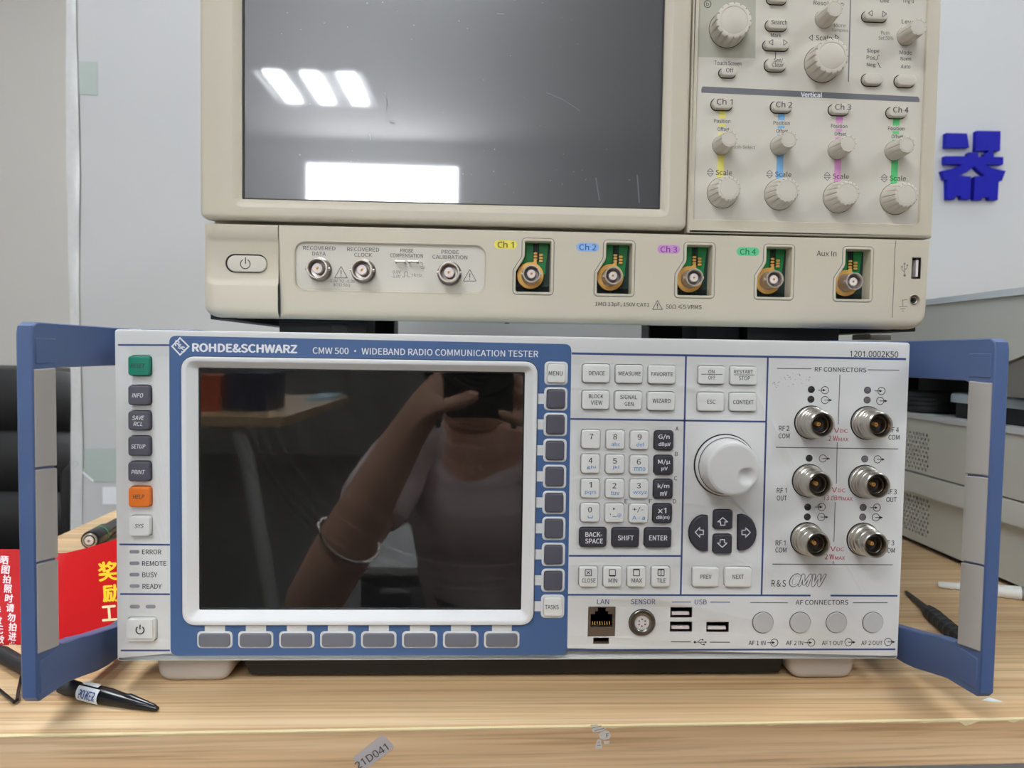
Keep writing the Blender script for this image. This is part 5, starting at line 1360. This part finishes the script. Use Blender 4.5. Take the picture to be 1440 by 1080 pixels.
for k in range(5):
    a = 2 * pi * k / 5 + .3; e = (-1010 + 300 * cos(a), 1080 + 300 * sin(a))
    lg = build('leg', G().tube([(-1010, 1080, -690), (e[0], e[1], -712)], [30, 18], 10), 'black_plastic', oc)
    build('caster', G().tube([(e[0] - 14, e[1], ZF + 27), (e[0] + 14, e[1], ZF + 27)], 26, 16), 'black_plastic', lg)

# ------------------------------------------------------------------ what the dark display mirrors: the far bench, a cabinet and the photographer
fb = thing('far_bench', (-950, -2000, ZF), 'pale bench with a bent white tube leg behind the photographer', 'table')
build('tabletop', G().box(-1700, -545, -2500, -1538, -40, -14, 2), 'oak_top', fb)
for x in (-690, -1560):
    build('leg', G().tube([(x - 40, -1580, -42), (x + 10, -1580, -60), (x + 35, -1580, -130), (x + 105, -1580, -560), (x + 120, -1580, -745), (x + 100, -1620, -750), (x + 90, -2450, -750)], 21, 14), 'white_tube', fb)
def parcel(nm, x0, x1, y0, y1, h, m, label, cat):
    t = thing(nm, ((x0 + x1) / 2, (y0 + y1) / 2, -14), label, cat)
    build('body', G().plate(rr(x0, -14, x1, -14 + h, 3, 2), (), y0, y1, 3, 2), m, t)
    build('lid', G().plate(rr(x0 - 3, -14 + h * .86, x1 + 3, -14 + h + 2, 2, 2), (), y0 - 3, y1 + 3, 2, 1), m, t)
parcel('orange_box', -850, -770, -1850, -1700, 100, 'orange_box', 'small orange box on the far bench', 'box')
parcel('storage_bin', -750, -640, -1900, -1700, 110, 'navy_bin', 'dark blue storage bin on the far bench', 'bin')
parcel('white_carton', -1000, -880, -1900, -1720, 70, 'residue', 'pale carton on the far bench left of the orange box', 'box')
build('blue_folder', G().box(-640, -560, -2440, -2150, -13.9, -2, 1), 'pale_blue', None, label='pale blue folder lying on the far bench', cat='folder')
cb = thing('drawer_cabinet', (-215, -1500, ZF), 'low dark cabinet with grey top behind the photographer', 'cabinet')
build('body', G().box(-300, -130, -1700, -1300, ZF, -362, 2).xf(lambda p: p), 'trousers', cb)
build('top', G().box(-308, -122, -1708, -1290, -362, -343, 2), 'cap_grey', cb)
for k in range(3):
    dr = build('drawer', G().box(-296, -134, -1300, -1292, ZF + 15 + 128 * k, ZF + 135 + 128 * k, 1.5), 'trousers', cb)
    build('drawer_handle', G().box(-250, -180, -1292, -1282, ZF + 105 + 128 * k, ZF + 115 + 128 * k, 1), 'cap_grey', dr)
stl = thing('stool', (30, -820, ZF), 'round black stool under the seated photographer', 'stool')
build('seat', G().lathe(30, -820, 0, [(0, 0), (165, 0), (175, 12), (175, 42), (160, 52), (0, 54)], 32).xf(lambda p: (p.x, p.z, -492 - p.y)), 'leather', stl)
for k in range(4):
    a = pi / 4 + k * pi / 2
    build('leg', G().tube([(30 + 110 * cos(a), -820 + 110 * sin(a), -493), (30 + 190 * cos(a), -820 + 190 * sin(a), ZF)], 13, 10), 'white_tube', stl)

# person: skin-modifier figures, seated, both hands round a phone held at the lens
SKINS = []
def skin_mesh(chains, sub=2):
    """chains: list of lists of (x,y,z,r); equal points are shared"""
    V, E, Rr, idx = [], [], [], {}
    for c_ in chains:
        prev = None
        for x, y, z, r in c_:
            k_ = (round(x, 1), round(y, 1), round(z, 1))
            if k_ not in idx: idx[k_] = len(V); V.append((x, y, z)); Rr.append(r)
            i = idx[k_]
            if prev is not None and prev != i: E.append((prev, i))
            prev = i
    me = bpy.data.meshes.new('sk'); me.from_pydata([Vector(v) * S for v in V], E, [])
    ob = bpy.data.objects.new('sk', me); COL.objects.link(ob)
    md = ob.modifiers.new('s', 'SKIN'); md.use_smooth_shade = True; md.branch_smoothing = .5
    sv = me.skin_vertices[0].data
    for i, r in enumerate(Rr): sv[i].radius = (r * S, r * S)
    sv[0].use_root = True
    sb = ob.modifiers.new('u', 'SUBSURF'); sb.levels = sub; sb.render_levels = sub
    bpy.context.view_layer.update()
    m2 = bpy.data.meshes.new_from_object(ob.evaluated_get(bpy.context.evaluated_depsgraph_get()))
    g_ = G(); g_.add([tuple(v.co / S) for v in m2.vertices], [tuple(p.vertices) for p in m2.polygons])
    bpy.data.objects.remove(ob); bpy.data.meshes.remove(me); bpy.data.meshes.remove(m2)
    return g_
ps = thing('person', (20, -800, ZF), 'seated person in a pale pink blouse holding a phone with both hands', 'person')
neck = (4, -668, 78)
sh = {-1: (-122, -700, 34), 1: (104, -696, 34)}
el = {-1: (-232, -478, -158), 1: (262, -520, -190)}
wr_ = {-1: (-98, -418, 88), 1: (62, -428, 70)}
hd = {-1: (-72, -408, 126), 1: (34, -414, 112)}
body = [[(20, -790, -300, 105), (-8, -782, -210, 100), (-26, -762, -90, 106), (-32, -728, 10, 94), (-32, -690, 60, 60), (-32, -676, 100, 50), (-30, -656, 150, 48), (-28, -634, 190, 62)]]
for s_ in (-1, 1):
    body.append([(-32, -728, 10, 94), sh[s_] + (48,), tuple(Vector(sh[s_]).lerp(Vector(el[s_]), .5)) + (40,), el[s_] + (35,), tuple(Vector(el[s_]).lerp(Vector(wr_[s_]), .35)) + (37,), wr_[s_] + (24,), hd[s_] + (26,)])
    body.append([(20, -790, -300, 105), (20 + s_ * 85, -770, -325, 82), (20 + s_ * 105, -450, -300, 58), (20 + s_ * 105, -455, -520, 46), (20 + s_ * 105, -470, -720, 34), (20 + s_ * 108, -400, -742, 24)])
    # palm, four fingers and a thumb closing on the phone
    h0 = Vector(hd[s_])
    for k_, (dz, ln) in enumerate(((26, 52), (10, 60), (-6, 56), (-20, 44))):
        b0 = h0 + Vector((s_ * -6, -4, dz * .7)); m_ = h0 + Vector((-s_ * ln * .5, -20, dz + 8)); e_ = h0 + Vector((-s_ * ln, -14, dz + 16))
        body.append([hd[s_] + (26,), tuple(b0) + (11,), tuple(m_) + (8.5,), tuple(e_) + (7,)])
    body.append([hd[s_] + (26,), tuple(h0 + Vector((-s_ * 8, 12, -18))) + (11,), tuple(h0 + Vector((-s_ * 30, 16, -12))) + (9,), tuple(h0 + Vector((-s_ * 48, 12, -2))) + (8,)])
build('body', skin_mesh(body), 'skin', ps)
# head
hc = Vector((-28, -606, 250))
def head(u, v):
    a = 2 * pi * u; t = pi * v                      # v=0 crown
    x = 76 * sin(t) * sin(a); y = 95 * sin(t) * cos(a); z = 118 * cos(t)
    f = max(0, cos(a))
    if z < 0: x *= 1 - .28 * (-z / 118) ** 1.4; y *= 1 - .15 * (-z / 118)
    y += 20 * f ** 40 * math.exp(-((z + 8) / 20) ** 2)                       # nose
    y += 5 * f ** 10 * math.exp(-((z + 48) / 9) ** 2) - 5 * f ** 8 * math.exp(-((z - 14) / 12) ** 2) * (1 if abs(a) > .12 else .3)
    y += 8 * f ** 8 * math.exp(-((z + 88) / 18) ** 2)                        # chin
    return tuple(hc + Vector((x, y, z)))
hdm = build('head', G().sheet(head, 48, 32), 'skin', ps)
for s_ in (-1, 1):
    build('eye', G().lathe(hc.x + 31 * s_, hc.z + 14, 0, [(11, 0), (9, 4), (0, 7)], 16).xf(lambda p: (p.x, hc.y + 80 - p.y, p.z)), 'eye_white', hdm)
    build('pupil', G().lathe(hc.x + 31 * s_, hc.z + 14, 0, [(5, 6), (4, 7.3), (0, 7.8)], 12).xf(lambda p: (p.x, hc.y + 80 - p.y, p.z)), 'hair', hdm)
    build('ear', G().sheet(lambda u, v: tuple(hc + Vector((s_ * (73 + 10 * sin(pi * u) * sin(pi * v)), -6 - 22 * (u - .5), -2 + 58 * (v - .5)))), 8, 8), 'skin', hdm)
build('mouth', G().lathe(hc.x, 0, 0, [(24, 0), (20, 5), (0, 8)], 20).xf(lambda p: (p.x, hc.y + 84 - p.y * 1.0, hc.z - 48 + p.z * .3)), 'lip', hdm)
def hair(u, v):
    a = pi * .22 + 2 * pi * .78 * u; t = v
    if t < .5:
        th = pi * t * 1.15; return tuple(hc + Vector((86 * sin(th) * sin(a), -6 + 104 * sin(th) * cos(a), 8 + 124 * cos(th))))
    th = pi * .575; k_ = (t - .5) * 2
    return tuple(hc + Vector((86 * sin(th) * sin(a) * (1 - .25 * k_), -6 + 104 * sin(th) * cos(a) * (1 - .1 * k_) - 10 * k_, 8 + 124 * cos(th) - 100 * k_)))
build('hair', G().sheet(hair, 40, 26), 'hair', ps)
for x_, n_ in ((-74, 1), (24, -1)):
    build('hair_lock', G().tube([(x_ * 1.2, -596, 240), (x_ * 1.25, -606, 150), (x_ * 1.15, -622, 90), (x_ * 1.1, -630, 60)], [9, 10, 9, 4], 10), 'hair', ps)
# blouse: own skin with an open V neckline made by a lower front
bls = [[(20, -790, -300, 122), (-8, -780, -205, 120), (-26, -752, -110, 130), (-32, -746, -66, 118)]]
for s_ in (-1, 1):
    bls.append([(-32, -746, -66, 118), (-32 + (sh[s_][0] + 32) * .72, -704, 0, 66), sh[s_] + (58,), tuple(Vector(sh[s_]).lerp(Vector(el[s_]), .4)) + (53,), tuple(Vector(sh[s_]).lerp(Vector(el[s_]), .5)) + (54,)])
build('blouse', skin_mesh(bls), 'blouse', ps)
trs = []
for s_ in (-1, 1): trs.append([(20, -790, -318, 118), (20 + s_ * 85, -770, -325, 94), (20 + s_ * 105, -450, -300, 68), (20 + s_ * 105, -455, -520, 58), (20 + s_ * 105, -468, -690, 50)])
build('trousers', skin_mesh(trs), 'trousers', ps)
for s_ in (-1, 1): build('shoe', G().plate(rr(20 + s_ * 106 - 45, ZF, 20 + s_ * 106 + 45, ZF + 75, 28, 5), (), -510, -270, 30, 4), 'white_tube', ps)
A5 = Vector(el[-1]).lerp(Vector(wr_[-1]), .42); t5 = (Vector(wr_[-1]) - Vector(el[-1])).normalized()
u5 = t5.cross(Vector((0, 0, 1))).normalized(); w5 = t5.cross(u5)
build('bracelet', G().tube([A5 + (u5 * cos(a * pi / 16) + w5 * sin(a * pi / 16)) * 39 + t5 * 3 * sin(a * pi / 8) for a in range(33)], 2.2, 8), 'silver', ps)
ph = thing('phone', (-20, -396, 90), 'black phone held up in both hands by the seated person', 'phone')
build('shell', G().plate(rr(-62, 96, 14, 236, 10, 5), (), -399, -391.5, 2.5, 3), 'black_gloss', ph)
build('phone_screen', G().plate(rr(-59, 99, 11, 233, 8, 5), (), -399.6, -399, .2, 1), 'screen_black', ph)
build('camera_bump', G().plate(rr(-44, 146, 0, 190, 9, 5), [circ(-21.8, 168.2, 7, 24)], -391.8, -390.2, .4, 1), 'black_plastic', ph)

finish_print()
